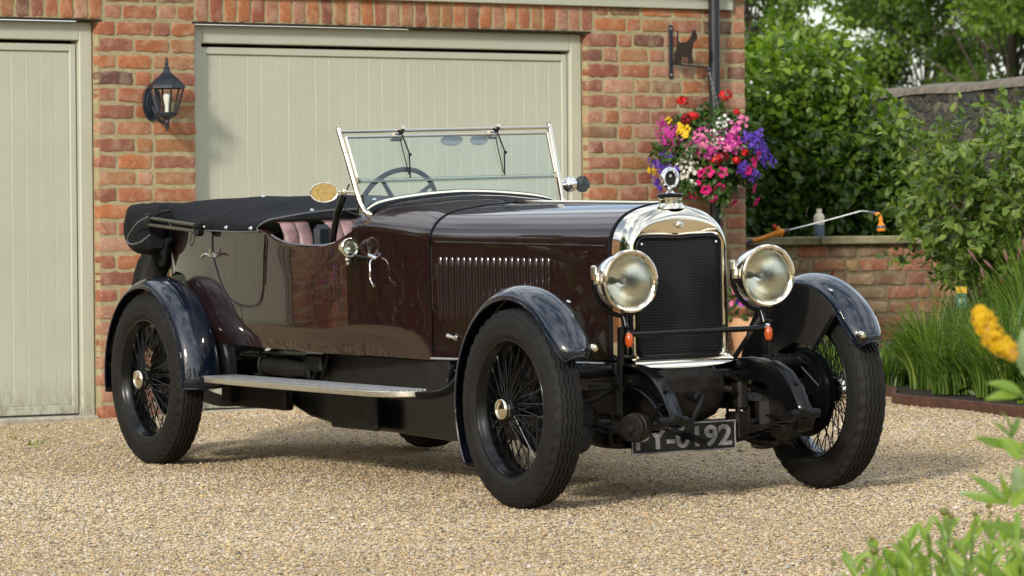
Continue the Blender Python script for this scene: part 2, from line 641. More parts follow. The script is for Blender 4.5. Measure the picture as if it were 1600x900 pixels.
def leafmat(name, lo, mid, hi, rough=.42, spec=.5, trans=.35):
    M = Mat(name, mid, rough)
    M.b.inputs['Specular IOR Level'].default_value = spec
    a = M.attr()
    sepc = M.n.new('ShaderNodeSeparateColor')
    M.l.new(a, sepc.inputs[0])
    c = M.ramp(sepc.outputs[0], [(0, lo), (.5, mid), (1, hi)])
    M.color(c)
    tr = M.n.new('ShaderNodeBsdfTranslucent')
    cc = M.mix(1.0, c, (1.35, 1.5, .55), 'MULTIPLY')
    M.l.new(cc, tr.inputs['Color'])
    mx = M.n.new('ShaderNodeMixShader')
    mx.inputs[0].default_value = trans
    M.l.new(M.b.outputs[0], mx.inputs[1])
    M.l.new(tr.outputs[0], mx.inputs[2])
    M.l.new(mx.outputs[0], M.n['Material Output'].inputs['Surface'])
    return M.m


M_HEDGE = leafmat('beech_leaf', (.018, .046, .008), (.065, .130, .014), (.23, .33, .030), trans=.42)
M_SHRUB = leafmat('pale_shrub_leaf', (.050, .095, .018), (.12, .19, .034), (.24, .31, .060))
M_TREE = leafmat('tree_leaf', (.032, .068, .012), (.085, .155, .020), (.19, .27, .035), rough=.5, trans=.5)
M_GRASSB = leafmat('grass_blade', (.030, .072, .010), (.095, .18, .020), (.27, .33, .070), rough=.45, trans=.4)
M_FGLEAF = leafmat('fresh_leaf', (.07, .14, .022), (.15, .25, .034), (.26, .38, .065), rough=.38)
M_FLEAF = leafmat('basket_leaf', (.020, .055, .012), (.05, .11, .02), (.11, .18, .04))
M_BARK = simple('bark', (.07, .055, .038), .9, var=.4, scale=20, bump=.6)
M_STEM = simple('green_stem', (.10, .15, .045), .6, var=.2)


def petal(name, c):
    M = Mat(name, c, .55)
    M.color(M.mix(M.ramp(M.noise(60, 3, .6), [(.3, 0.), (.8, .35)]), c, tuple(x * .55 for x in c)))
    tr = M.n.new('ShaderNodeBsdfTranslucent')
    tr.inputs['Color'].default_value = (*c, 1)
    mx = M.n.new('ShaderNodeMixShader')
    mx.inputs[0].default_value = .3
    M.l.new(M.b.outputs[0], mx.inputs[1])
    M.l.new(tr.outputs[0], mx.inputs[2])
    M.l.new(mx.outputs[0], M.n['Material Output'].inputs['Surface'])
    return M.m


P_MAGENTA = petal('magenta_petal', (.78, .02, .22))
P_MAGDARK = petal('magenta_throat', (.25, .0, .08))
P_PINK = petal('pale_pink_petal', (.80, .22, .42))
P_PURPINK = petal('purple_pink_petal', (.60, .05, .36))
P_WHITE = petal('white_petal', (.85, .84, .76))
P_PURPLE = petal('violet_petal', (.17, .07, .55))
P_RED = petal('red_petal', (.65, .008, .012))
P_DARKRED = petal('dark_red_petal', (.30, .006, .02))
P_YELLOW = petal('yellow_petal', (.82, .56, .015))
P_ORANGEY = petal('orange_yellow_petal', (.80, .50, .14))

# ------------------------------------------------------------------ ground (one sloping sheet), world
ORG = Vector((-2.1395, -6.8446, -0.0896))        # car origin (below front axle) in the world
QM = Matrix(((-0.138271, 0.990121, -0.023269), (-0.990367, -0.138405, -0.004229), (-0.007408, 0.02246, 0.99972)))
GN = Vector((QM[0][2], QM[1][2], QM[2][2])).normalized()


def gz(x, y):
    return ORG.z - (GN.x * (x - ORG.x) + GN.y * (y - ORG.y)) / GN.z


def quadsheet(name, x0, x1, y0, y1, dz, mat, nx=2, ny=2, label=None, kind='structure', wob=0.):
    rows = []
    rnd = random.Random(4)
    for i in range(nx + 1):
        r = []
        for j in range(ny + 1):
            x = x0 + (x1 - x0) * i / nx
            y = y0 + (y1 - y0) * j / ny
            r.append((x, y, gz(x, y) + dz + (rnd.uniform(-wob, wob))))
        rows.append(r)
    o = MB().grid(rows).build(name, mat)
    tag(o, label, None, None, kind)
    return o


quadsheet('ground', -150, 150, -150, 150, -.09, M_GRASSLAND)
# gravel with a gently uneven surface
_nx, _ny = 200, 190
xs = np.linspace(-20, 12, _nx + 1)
ys = np.linspace(-31, 0.6, _ny + 1)
_r = np.random.RandomState(3)
_X, _Y = np.meshgrid(xs, ys, indexing='ij')
_H = np.zeros_like(_X)
GW = []
for k in range(24):
    a, b, ph, am = _r.uniform(-5, 5), _r.uniform(-5, 5), _r.uniform(0, 6.3), _r.uniform(.0006, .0016)
    GW.append((a, b, ph, am))
    _H += am * np.sin(a * _X + b * _Y + ph)
_Z = ORG.z - (GN.x * (_X - ORG.x) + GN.y * (_Y - ORG.y)) / GN.z + _H - .002
_V = np.stack([_X, _Y, _Z], -1).reshape(-1, 3)
_I = np.arange(_nx)[:, None] * (_ny + 1) + np.arange(_ny)[None, :]
_F = np.stack([_I, _I + _ny + 1, _I + _ny + 2, _I + 1], -1).reshape(-1, 4)
o = np_mesh('gravel_drive', _V, _F, M_GRAVEL)
tag(o, None, None, None, 'structure')

# loose pebbles: real little stones over the visible part of the drive
def pebbles():
    R = np.random.RandomState(11)
    n = 400000
    # in camera-aligned ground coordinates
    d = 12.6 + (R.rand(n) ** 1.1) * 14.2
    lat = (R.rand(n) - .5) * 2 * (.185 * d)
    P = np.array(CAM)[None, :] + d[:, None] * np.array([FW.x, FW.y, 0]) + lat[:, None] * np.array([RT.x, RT.y, 0])
    keep = (P[:, 1] < -.06) & (P[:, 0] < 3.9)
    # stay on the drive side of the bed edge
    ex = np.interp(P[:, 1], [-9, -4.34, -2.27, 0], [.6, 2.2, 3.12, 4.1])
    keep &= P[:, 0] < ex - .03
    P = P[keep]
    n = len(P)
    P[:, 2] = ORG.z - (GN.x * (P[:, 0] - ORG.x) + GN.y * (P[:, 1] - ORG.y)) / GN.z
    for a, b, ph, am in GW:
        P[:, 2] += am * np.sin(a * P[:, 0] + b * P[:, 1] + ph)
    base = np.array([[1, 0, 0], [0, 1, 0], [-1, 0, 0], [0, -1, 0], [0, 0, 1], [0, 0, -1]], float)
    F0 = np.array([[0, 1, 4], [1, 2, 4], [2, 3, 4], [3, 0, 4], [1, 0, 5], [2, 1, 5], [3, 2, 5], [0, 3, 5]])
    s = .0034 + .0046 * R.rand(n) ** 1.8 + .006 * (R.rand(n) < .012)
    sc = np.stack([s * R.uniform(.8, 1.4, n), s * R.uniform(.7, 1.1, n), s * R.uniform(.5, .85, n)], 1)
    an = R.rand(n) * 6.283
    V = base[None] * sc[:, None, :] * R.uniform(.75, 1.2, (n, 6, 1))
    c, sn = np.cos(an)[:, None], np.sin(an)[:, None]
    V = np.stack([V[..., 0] * c - V[..., 1] * sn, V[..., 0] * sn + V[..., 1] * c, V[..., 2]], -1) + P[:, None, :]
    V[..., 2] += (s * .25)[:, None]
    F = (F0[None] + 6 * np.arange(n)[:, None, None]).reshape(-1, 3)
    pal = np.array([[.58, .455, .25], [.60, .50, .32], [.50, .375, .20], [.42, .38, .32], [.66, .61, .50], [.30, .24, .16], [.13, .115, .09], [.58, .42, .20], [.42, .26, .15], [.54, .49, .40]])
    pr = np.array([.2, .17, .13, .1, .08, .1, .05, .08, .03, .06])
    lf = np.zeros(n)
    for k in range(9):
        a, b = R.uniform(-2.2, 2.2), R.uniform(-2.2, 2.2)
        lf += np.sin(a * P[:, 0] + b * P[:, 1] + R.uniform(0, 6)) / 3
    lf = np.clip(lf * .5 + .5, 0, 1)
    cc = pal[R.choice(len(pal), n, p=pr / pr.sum())] * R.uniform(.8, 1.12, (n, 1)) * (.86 + .16 * lf)[:, None]
    cc = cc * (1 - (1 - lf)[:, None] * np.array([.0, .04, .11])) * np.array([.99, 1.0, 1.06])
    C = np.repeat(cc, 6, 0)
    o = np_mesh('gravel_stones', V.reshape(-1, 3), F, M_STONE, colr=C, smooth=False)
    tag(o, 'loose buff and grey gravel stones covering the driveway', 'gravel', None, 'stuff')


pebbles()

# ------------------------------------------------------------------ garage
COURSE = .0925
FACE = 0.0             # wall face at y = 0, the viewer is on the -y side
PAL = [(.37, .125, .055), (.40, .145, .065), (.46, .165, .055), (.34, .13, .075), (.30, .09, .05), (.41, .20, .12), (.24, .085, .055), (.46, .24, .15), (.15, .07, .045), (.085, .055, .042), (.37, .18, .07), (.29, .11, .065), (.50, .28, .17), (.24, .16, .085)]
PALW = [11, 13, 12, 9, 7, 7, 4, 6, 3.5, 3, 12, 8, 5, 4]


def one_brick(mb, R, cx, cz, L, H, y0, depth, vertical=False, pal=PAL, palw=PALW, frame=None, rough=1.0):
    """tumbled brick: wavy outlined front face with rounded arrises"""
    c = R.choices(pal, palw)[0]
    k = R.uniform(.82, 1.12)
    c = tuple(x * k for x in c)
    nx, nz = (4, 8) if vertical else (max(3, int(L / .03)), 3)
    hx, hz = L / 2, H / 2
    jit = .0030 * rough
    tilt = R.uniform(-.006, .006)
    pushy = R.uniform(-.003, .002)
    rings = []
    # outline points (closed)
    out = []
    for i in range(nx + 1):
        out.append((-hx + 2 * hx * i / nx, -hz))
    for i in range(1, nz + 1):
        out.append((hx, -hz + 2 * hz * i / nz))
    for i in range(1, nx + 1):
        out.append((hx - 2 * hx * i / nx, hz))
    for i in range(1, nz):
        out.append((-hx, hz - 2 * hz * i / nz))
    n = len(out)
    pts = []
    rc = .006
    for (a, b) in out:
        # round the corners
        da, db = hx - abs(a), hz - abs(b)
        if da < rc and db < rc:
            a *= (hx - rc * .35) / hx
            b *= (hz - rc * .35) / hz
        ww = R.uniform(-jit, jit) * 1.6
        pts.append((a + (ww if da < 1e-6 else 0) + R.uniform(-jit, jit) * .4, b + (ww if db < 1e-6 else 0) + a * tilt + R.uniform(-jit, jit) * .3))
    spec = [(1.0, depth), (1.0, .0035), (1.0 - .0016 / hz, .0006), (1.0 - .005 / hz, -.0004)]
    V = []
    for li, (s, d) in enumerate(spec):
        sxx = 1 - (1 - s) * hz / hx
        for (a, b) in pts:
            V.append((a * sxx, b * s, d + pushy))
    V.append((0, 0, -.0006 + pushy))
    F = []
    for r in range(len(spec) - 1):
        for j in range(n):
            F.append((r * n + j, r * n + (j + 1) % n, (r + 1) * n + (j + 1) % n, (r + 1) * n + j))
    base = (len(spec) - 1) * n
    for j in range(n):
        F.append((base + j, base + (j + 1) % n, len(V) - 1))
    if frame is None:
        V = [(cx + a, y0 + d, cz + b) for a, b, d in V]
    else:
        V = [frame(cx + a, d + y0, cz + b) for a, b, d in V]
    mb.add(V, F, 0, c)


def brick_rows(mb, R, x0, x1, z0, z1, y0=0., depth=.06, course=COURSE, phase=0, frame=None, pal=PAL, palw=PALW, L=.245, jt=.0185):
    row = phase
    z = z0
    while z + course * .6 < z1:
        h = course - jt
        x = x0
        seq = 0
        first = True
        while x < x1 - .02:
            if row % 2 == 0:
                ln = L if R.random() < .82 else L * .5
                if first:
                    ln = L * .5
            else:
                ln = L if seq % 2 == 0 else (L * .48 if R.random() < .7 else L)
            first = False
            seq += 1
            ln = ln * R.uniform(.94, 1.03)
            e = min(x + ln, x1)
            if x1 - e < .07:
                e = x1
            w = e - x - (jt if e < x1 - 1e-6 else 0)
            if w > .02:
                one_brick(mb, R, x + w / 2, z + jt / 2 + h / 2 + R.uniform(-.0015, .0015), w, h * R.uniform(.93, 1.03), y0, depth, frame=frame, pal=pal, palw=palw)
            x = e
        z += course
        row += 1


def soldier(mb, R, x0, x1, z0, z1, jt=.017):
    w = .094
    n = int(round((x1 - x0) / w))
    w = (x1 - x0) / n
    for i in range(n):
        one_brick(mb, R, x0 + w * (i + .5), (z0 + z1) / 2, w - jt, z1 - z0 - .004, 0, .06, vertical=True)


garage = empty('brick_garage', (0, 0, 0), 'reclaimed red brick garage building with sage green double doors and upright brick courses above them', 'garage')
R = random.Random(7)
D1 = (-4.70, -.632)     # door opening 1
D2 = (0.0, 2.815)       # door opening 2
ZH = 2.186              # head of the openings
ZS = 2.335              # top of what shows: eaves board
XL, XR = -6.7, 4.045
mb = MB()
zb = -.06
nrow = int(round((ZH - zb) / COURSE))
zb = ZH - nrow * COURSE
brick_rows(mb, R, D1[1], D2[0], zb, ZH, phase=1)
brick_rows(mb, R, D2[1], XR, zb, ZH)
brick_rows(mb, R, XL, D1[0], zb, ZH)
ZT = 2.42
soldier(mb, R, D1[0] - .04, D1[1] + .03, ZH + .004, ZT)
soldier(mb, R, D2[0] + .005, D2[1] + .04, ZH + .004, ZT)
brick_rows(mb, R, D1[1] + .045, D2[0] - .005, ZH, ZT + .02, phase=0)
brick_rows(mb, R, D2[1] + .055, XR, ZH, ZT + .02, phase=1)
brick_rows(mb, R, XL, D1[0] - .055, ZH, ZT + .02)
# mortar body, set a little back so the brick arrises show
YM = .0030


def mortar_wall(x0, x1, z0, z1):
    nxx, nzz = max(2, int((x1 - x0) / .06)), max(2, int((z1 - z0) / .06))
    rows = [[(x0 + (x1 - x0) * i / nxx, YM + R.uniform(-.0016, .0016), z0 + (z1 - z0) * j / nzz) for j in range(nzz + 1)] for i in range(nxx + 1)]
    mb.grid(rows, mi=1)


for a, b in ((XL, D1[0] - .002), (D1[1] + .002, D2[0] - .002), (D2[1] + .002, XR - .003)):
    mortar_wall(a, b, -.3, ZH)
    mb.box(((a + b) / 2, .125, (ZH - .3) / 2), (b - a, .23, ZH + .3), mi=1)
mortar_wall(XL, XR - .003, ZH + .001, 2.5)
mb.box(((XL + XR) / 2, .125, (ZH + 2.5) / 2 + .002), (XR - XL - .006, .23, 2.5 - ZH), mi=1)
# right end return of the wall, in brick
def fr_end(a, d, z):
    return (XR + .003 - d * 1.0, a, z)
brick_rows(mb, R, .012, 3.2, zb, 2.42, y0=.0, depth=.03, frame=lambda a, d, z: (XR + .006 - d, a, z))
mb.box((XR - .13, 1.63, 1.1), (.25, 3.1, 2.75), mi=1)
mb.build('wall', [M_BRICK, M_MORTAR], garage, vcol=True, angle=50)

# lintel shadow bead: thin steel angle with mortar under the soldier courses
mb = MB()
for a, b in (D1, D2):
    mb.bbox(((a + b) / 2, .018, ZH - .004), (b - a + .03, .05, .012), .002)
mb.build('lintel', simple('rusty_lintel', (.045, .032, .022), .95, Specular_IOR_Level=.05), garage)
# eaves board + soffit + roof slab + gutter
mb = MB()
mb.bbox(((XL + XR) / 2 - .06, -.018, ZS + .09), (XR - XL - .12, .032, .175), .004)
mb.build('eaves_board', M_SAGE, garage)
mb = MB()
for sgn, y0, y1, z0, z1 in ((1, -.16, 1.7, 2.52, 3.05), (1, 1.7, 3.5, 3.05, 2.52)):
    mb.add([(XL - .2, y0, z0), (XR + .02, y0, z0), (XR + .02, y1, z1), (XL - .2, y1, z1), (XL - .2, y0, z0 + .07), (XR + .02, y0, z0 + .07), (XR + .02, y1, z1 + .07), (XL - .2, y1, z1 + .07)],
           [(0, 1, 2, 3), (7, 6, 5, 4), (0, 4, 5, 1), (1, 5, 6, 2), (2, 6, 7, 3), (3, 7, 4, 0)])
mb.build('roof', M_DULL, garage, smooth=False)
mb = MB()
mb.tube([(XL - .2, -.095, 2.512), (XR + .06, -.095, 2.512)], .058, 14)
mb.build('gutter', M_PIPE, garage)


def door_set(x0, x1, label):
    g = MB()
    yf = .062                                     # frame face, set back in the reveal
    fw = .082
    zt = ZH - .012
    # jambs and head
    for cx in (x0 + .006 + fw / 2, x1 - .006 - fw / 2):
        g.bbox((cx, yf + .05, (zt - .03) / 2), (fw, .10, zt + .03), .005)
    g.bbox(((x0 + x1) / 2, yf + .05, zt - .052), (x1 - x0 - .012 - 2 * fw - .001, .10, .104), .005)
    # inner bead
    fr = g.build('door_frame', M_SAGE, garage)
    dx0, dx1 = x0 + .006 + fw + .006, x1 - .006 - fw - .009
    dz0, dz1 = .006, zt - .104 - .020
    d = MB()
    yd = yf + .024
    st = .040
    d.bbox((dx0 + st / 2, yd + .02, (dz0 + dz1) / 2), (st, .04, dz1 - dz0), .004)
    d.bbox((dx1 - st / 2, yd + .02, (dz0 + dz1) / 2), (st, .04, dz1 - dz0), .004)
    d.bbox(((dx0 + dx1) / 2, yd + .02, dz1 - st / 2), (dx1 - dx0 - 2 * st, .04, st), .004)
    d.bbox(((dx0 + dx1) / 2, yd + .02, dz0 + .025), (dx1 - dx0 - 2 * st, .04, .05), .004)
    xa, xb = dx0 + st, dx1 - st
    n = int(round((xb - xa) / .0935))
    w = (xb - xa) / n
    RR = random.Random(int(x0 * 10) + 50)
    for i in range(n):
        gap = .0004 + (.0022 if RR.random() < .08 else 0)
        d.bbox((xa + w * (i + .5), yd + .024 + RR.uniform(-.0006, .0006), (dz0 + dz1) / 2 + .005), (w - gap, .022, dz1 - dz0 - st - .05), .0028)
    dr = d.build('garage_door', M_SAGE, garage)
    if label:
        dr['label'] = label
    b = MB()
    b.box(((x0 + x1) / 2, yd + .075, zt / 2), (x1 - x0 - .02, .02, zt))  # black sheet added behind the boards, shade of the gaps put in its colour
    b.build('gap_dark_sheet', M_DARKGAP, dr, smooth=False)
    # strip of concrete under the door
    t = MB()
    t.bbox(((x0 + x1) / 2 + .02, .085, -.055), (x1 - x0 - .06, .16, .105), .012)
    t.build('threshold', M_CONCRETE, garage)


door_set(D1[0], D1[1], None)
door_set(D2[0], D2[1], None)

# downpipe
dp = empty('downpipe', (3.735, -.075, 0), 'black round rainwater downpipe on the brick pier behind the flower basket', 'pipe')
mb = MB()
mb.tube([(0, 0, .05), (0, 0, 2.46)], .035, 20)
mb.build('pipe', M_PIPE, dp)
for z in (.55, 2.44):
    mb = MB()
    mb.lathe([(.036, -.03), (.042, -.028), (.042, .028), (.036, .03)], (0, 0, z))
    mb.bbox((0, .045, z), (.11, .03, .035), .004)
    mb.build('pipe_clip', M_PIPE, dp)


# ------------------------------------------------------------------ coach lantern
def lantern(loc):
    t = empty('coach_lantern', loc, 'black hexagonal coach lantern with a bulb on the narrow brick pier between two doors', 'wall lamp')
    yo = -.165
    b = MB()
    # wall plate: pointed oval
    pl = []
    for i in range(28):
        a = 2 * PI * i / 28
        pl.append((.058 * math.cos(a), -.035 + .098 * math.sin(a) * (1 if math.sin(a) > 0 else 1.05)))
    b.prism(pl, lambda p, q, s: (p, -s, q), 0.002, .016)
    b.prism([(p * .78, -.035 + (q + .035) * .78) for p, q in pl], lambda p, q, s: (p, -s, q), .016, .028)
    b.build('wall_plate', M_CAST, t, bevel=.002)
    b = MB()
    b.tube(smoothpath([(0, -.02, -.06), (0, -.07, -.125), (0, -.13, -.15), (0, yo, -.128)], 6), .011, 10)
    b.build('arm', M_CAST, t)
    H = 6
    off = rad(12)

    def hexring(r, z, n=H):
        return [(r * math.cos(off + 2 * PI * i / n), yo + r * math.sin(off + 2 * PI * i / n), z) for i in range(n)]
    # roof
    b = MB()
    prof = [(.016, .146), (.024, .128), (.040, .112), (.066, .094), (.092, .068), (.106, .050), (.110, .040), (.095, .038)]
    b.grid([hexring(r, z) for r, z in prof], closed=True)
    b.lathe([(.001, .212), (.005, .208), (.006, .200), (.004, .193), (.009, .186), (.011, .178), (.008, .170), (.012, .163), (.015, .155), (.014, .147), (.018, .144)], (0, yo, 0), n=16)
    b.build('lamp_roof', M_CAST, t, angle=25)
    # cage bars
    b = MB()
    top, bot = hexring(.096, .040), hexring(.056, -.098)
    for i in range(H):
        b.tube([top[i], bot[i]], .0055, 6)
        b.tube([top[i], top[(i + 1) % H]], .005, 6)
        b.tube([bot[i], bot[(i + 1) % H]], .006, 6)
    b.grid([hexring(.059, -.096), hexring(.057, -.108), hexring(.028, -.128), hexring(.014, -.136), hexring(.014, -.150)], closed=True)
    b.lathe([(.013, -.15), (.016, -.156), (.010, -.163), (.015, -.170), (.015, -.176), (.008, -.184), (.010, -.190), (.001, -.200)], (0, yo, 0), n=16)
    b.build('cage', M_CAST, t, angle=25)
    b = MB()
    tp, bt = hexring(.092, .038), hexring(.053, -.096)
    for i in range(H):
        b.add([tp[i], tp[(i + 1) % H], bt[(i + 1) % H], bt[i]], [(0, 1, 2, 3)])
    b.build('glass_pane', M_LAMPGLASS, t, smooth=False)
    b = MB()
    b.lathe([(.001, .020), (.012, .018), (.019, .008), (.021, -.006), (.018, -.030), (.013, -.052), (.011, -.070), (.011, -.095)], (0, yo, 0), n=20)
    b.build('bulb', M_BULB, t)


lantern((-.295, 0, 1.765))


# ------------------------------------------------------------------ dog silhouette bracket and hanging basket
def basket_bracket():
    t = empty('basket_bracket', (3.448, 0, 2.075), 'black iron wall bracket with a standing dog silhouette above the flower basket', 'bracket')
    b = MB()
    b.bbox((0, -.006, 0), (.026, .012, .325), .002)
    b.build('wall_bar', M_CAST, t)
    for z in (-.14, .14):
        b = MB()
        b.lathe([(.001, .018), (.006, .016), (.008, .012)], (0, 0, z), (0, -1, 0), n=10)
        b.build('screw', M_CHAIN, t)
    arm = Vector((.03, -1, 0)).normalized()
    b = MB()
    b.tube([(0, -.012, -.075), tuple(arm * .12 + Vector((0, 0, -.083))), tuple(arm * .355 + Vector((0, 0, -.108)))], .0048, 8)
    b.lathe([(.001, .016), (.012, .010), (.015, 0), (.012, -.010), (.001, -.016)], tuple(arm * .355 + Vector((0, 0, -.118))), n=14)
    b.build('arm', M_CAST, t)
    # generic little dog, standing, tail up
    dog = [(.016, -.072), (.018, -.055), (.030, -.045), (.026, -.010), (.038, .010), (.046, .030), (.052, .072), (.050, .140), (.057, .138), (.062, .072), (.070, .062),
           (.120, .060), (.150, .078), (.168, .105), (.172, .128), (.188, .140), (.200, .132), (.205, .118), (.212, .100), (.210, .078), (.200, .070), (.192, .060), (.186, .072),
           (.182, .050), (.172, .010), (.168, -.030), (.178, -.060), (.178, -.078), (.135, -.078), (.140, -.055), (.138, -.035), (.090, -.032), (.080, -.052), (.082, -.078)]
    b = MB()
    b.prism([(p * 1.14 + .004, q * .94 - .004) for p, q in dog], lambda p, q, s: tuple(arm * p + Vector((-1, 0, 0)) * s + Vector((0, -.004, q))), -.0015, .0015)
    b.build('dog_plate', M_RUSTPLATE, t, smooth=False)
    return arm


ARM = basket_bracket()
BC = Vector((3.448, 0, 2.075)) + ARM * .355 + Vector((0, 0, -.12))       # hook end


def leaf_cloud(name, n, sampler, size, mat, parent=None, seed=1, aspect=.5, droop=.25, updir=.35, cup=.12, mati=None, shape='oval', tintf=None):
    """many small pointed leaves, each two folded halves"""
    R = np.random.RandomState(seed)
    P, N = sampler(R, n)
    n = len(P)
    s = size * R.uniform(.6, 1.25, n)
    # leaf direction: outward + random
    d = N * .6 + R.normal(0, .6, (n, 3)) + np.array([0, 0, -droop])
    d /= np.linalg.norm(d, axis=1)[:, None] + 1e-9
    up = N * .5 + R.normal(0, .45, (n, 3)) + np.array([0, 0, updir])
    side = np.cross(d, up)
    side /= np.linalg.norm(side, axis=1)[:, None] + 1e-9
    nn = np.cross(side, d)
    if shape == 'oval':
        prof = [(0, 0), (.32, 1.), (.72, .72), (1., 0)]
    else:
        prof = [(0, .25), (.35, 1.), (.7, .7), (1., 0)]
    V = []
    w = s * aspect * .5
    for (t, k) in prof:
        mid = P + d * (s * t)[:, None] - nn * (s * cup * t * t)[:, None]
        if k < .01:
            V.append(mid)
        else:
            V.append(mid + side * (w * k)[:, None] + nn * (w * .28 * k)[:, None])
            V.append(mid)
            V.append(mid - side * (w * k)[:, None] + nn * (w * .28 * k)[:, None])
    V = np.stack(V, 1)
    if shape == 'oval':
        F0 = np.array([[0, 1, 2, 2], [0, 2, 3, 3], [1, 4, 5, 2], [2, 5, 6, 3], [4, 7, 5, 5], [5, 7, 6, 6]])
    else:
        F0 = np.array([[0, 3, 4, 1], [1, 4, 5, 2], [3, 6, 7, 4], [4, 7, 8, 5], [6, 9, 7, 7], [7, 9, 8, 8]])
    k = V.shape[1]
    F = (F0[None] + k * np.arange(n)[:, None, None]).reshape(-1, 4)
    tint = np.clip(R.normal(.42, .22, n), 0, 1) if tintf is None else np.clip(tintf(P, R), 0, 1)
    C = np.repeat(np.stack([tint, tint, tint], 1), k, 0)
    # quads with a repeated vertex are written as triangles
    tri = F[:, 2] == F[:, 3]
    q = F[~tri]
    t3 = F[tri][:, :3]
    me = bpy.data.meshes.new(name)
    me.vertices.add(len(V.reshape(-1, 3)))
    me.vertices.foreach_set('co', V.astype(np.float32).ravel())
    nl = len(q) * 4 + len(t3) * 3
    me.loops.add(nl)
    me.loops.foreach_set('vertex_index', np.concatenate([q.ravel(), t3.ravel()]).astype(np.int32))
    me.polygons.add(len(q) + len(t3))
    me.polygons.foreach_set('loop_start', np.concatenate([np.arange(len(q)) * 4, len(q) * 4 + np.arange(len(t3)) * 3]).astype(np.int32))
    me.materials.append(mat)
    a = me.color_attributes.new('tint', 'FLOAT_COLOR', 'POINT')
    a.data.foreach_set('color', np.hstack([C, np.ones((len(C), 1))]).astype(np.float32).ravel())
    me.update(calc_edges=True)
    ob = bpy.data.objects.new(name, me)
    col.objects.link(ob)
    if parent is not None:
        ob.parent = parent
    return ob


def petunia(mb, c, nrm, r, R, mi=0, mi2=1):
    """five shallow lobes round a dark throat"""
    nrm = Vector(nrm).normalized()
    u = nrm.orthogonal().normalized()
    w = nrm.cross(u)
    c = Vector(c)
    n = 20
    ph = R.uniform(0, 6.28)
    rings = [(.10, -.38), (.28, -.12), (.62, .05), (1.0, -.02)]
    V, F = [], []
    for (q, h) in rings:
        for j in range(n):
            a = 2 * PI * j / n
            lob = 1.0 + (.13 * math.cos(5 * a + ph) if q > .5 else 0)
            V.append(c + (u * math.cos(a) + w * math.sin(a)) * (r * q * lob) + nrm * (r * (h + (.05 * math.sin(5 * a) if q > .9 else 0))))
    for i in range(3):
        for j in range(n):
            F.append((i * n + j, i * n + (j + 1) % n, (i + 1) * n + (j + 1) % n, (i + 1) * n + j))
    mb.add(V, F[:n], mi2)
    mb2n = len(mb.v) - len(V)
    mb.f.extend([tuple(i + mb2n for i in q) for q in F[n:]])
    mb.m.extend([mi] * (2 * n))


def small_flower(mb, c, nrm, r, R, petals=5):
    nrm = Vector(nrm).normalized()
    u = nrm.orthogonal().normalized()
    w = nrm.cross(u)
    c = Vector(c)
    ph = R.uniform(0, 6.28)
    for k in range(petals):
        a = ph + 2 * PI * k / petals
        d = u * math.cos(a) + w * math.sin(a)
        s = nrm.cross(d)
        mb.add([c, c + d * r * .6 + s * r * .42 + nrm * r * .12, c + d * r * 1.05 + nrm * r * .06, c + d * r * .6 - s * r * .42 + nrm * r * .12], [(0, 1, 2, 3)])


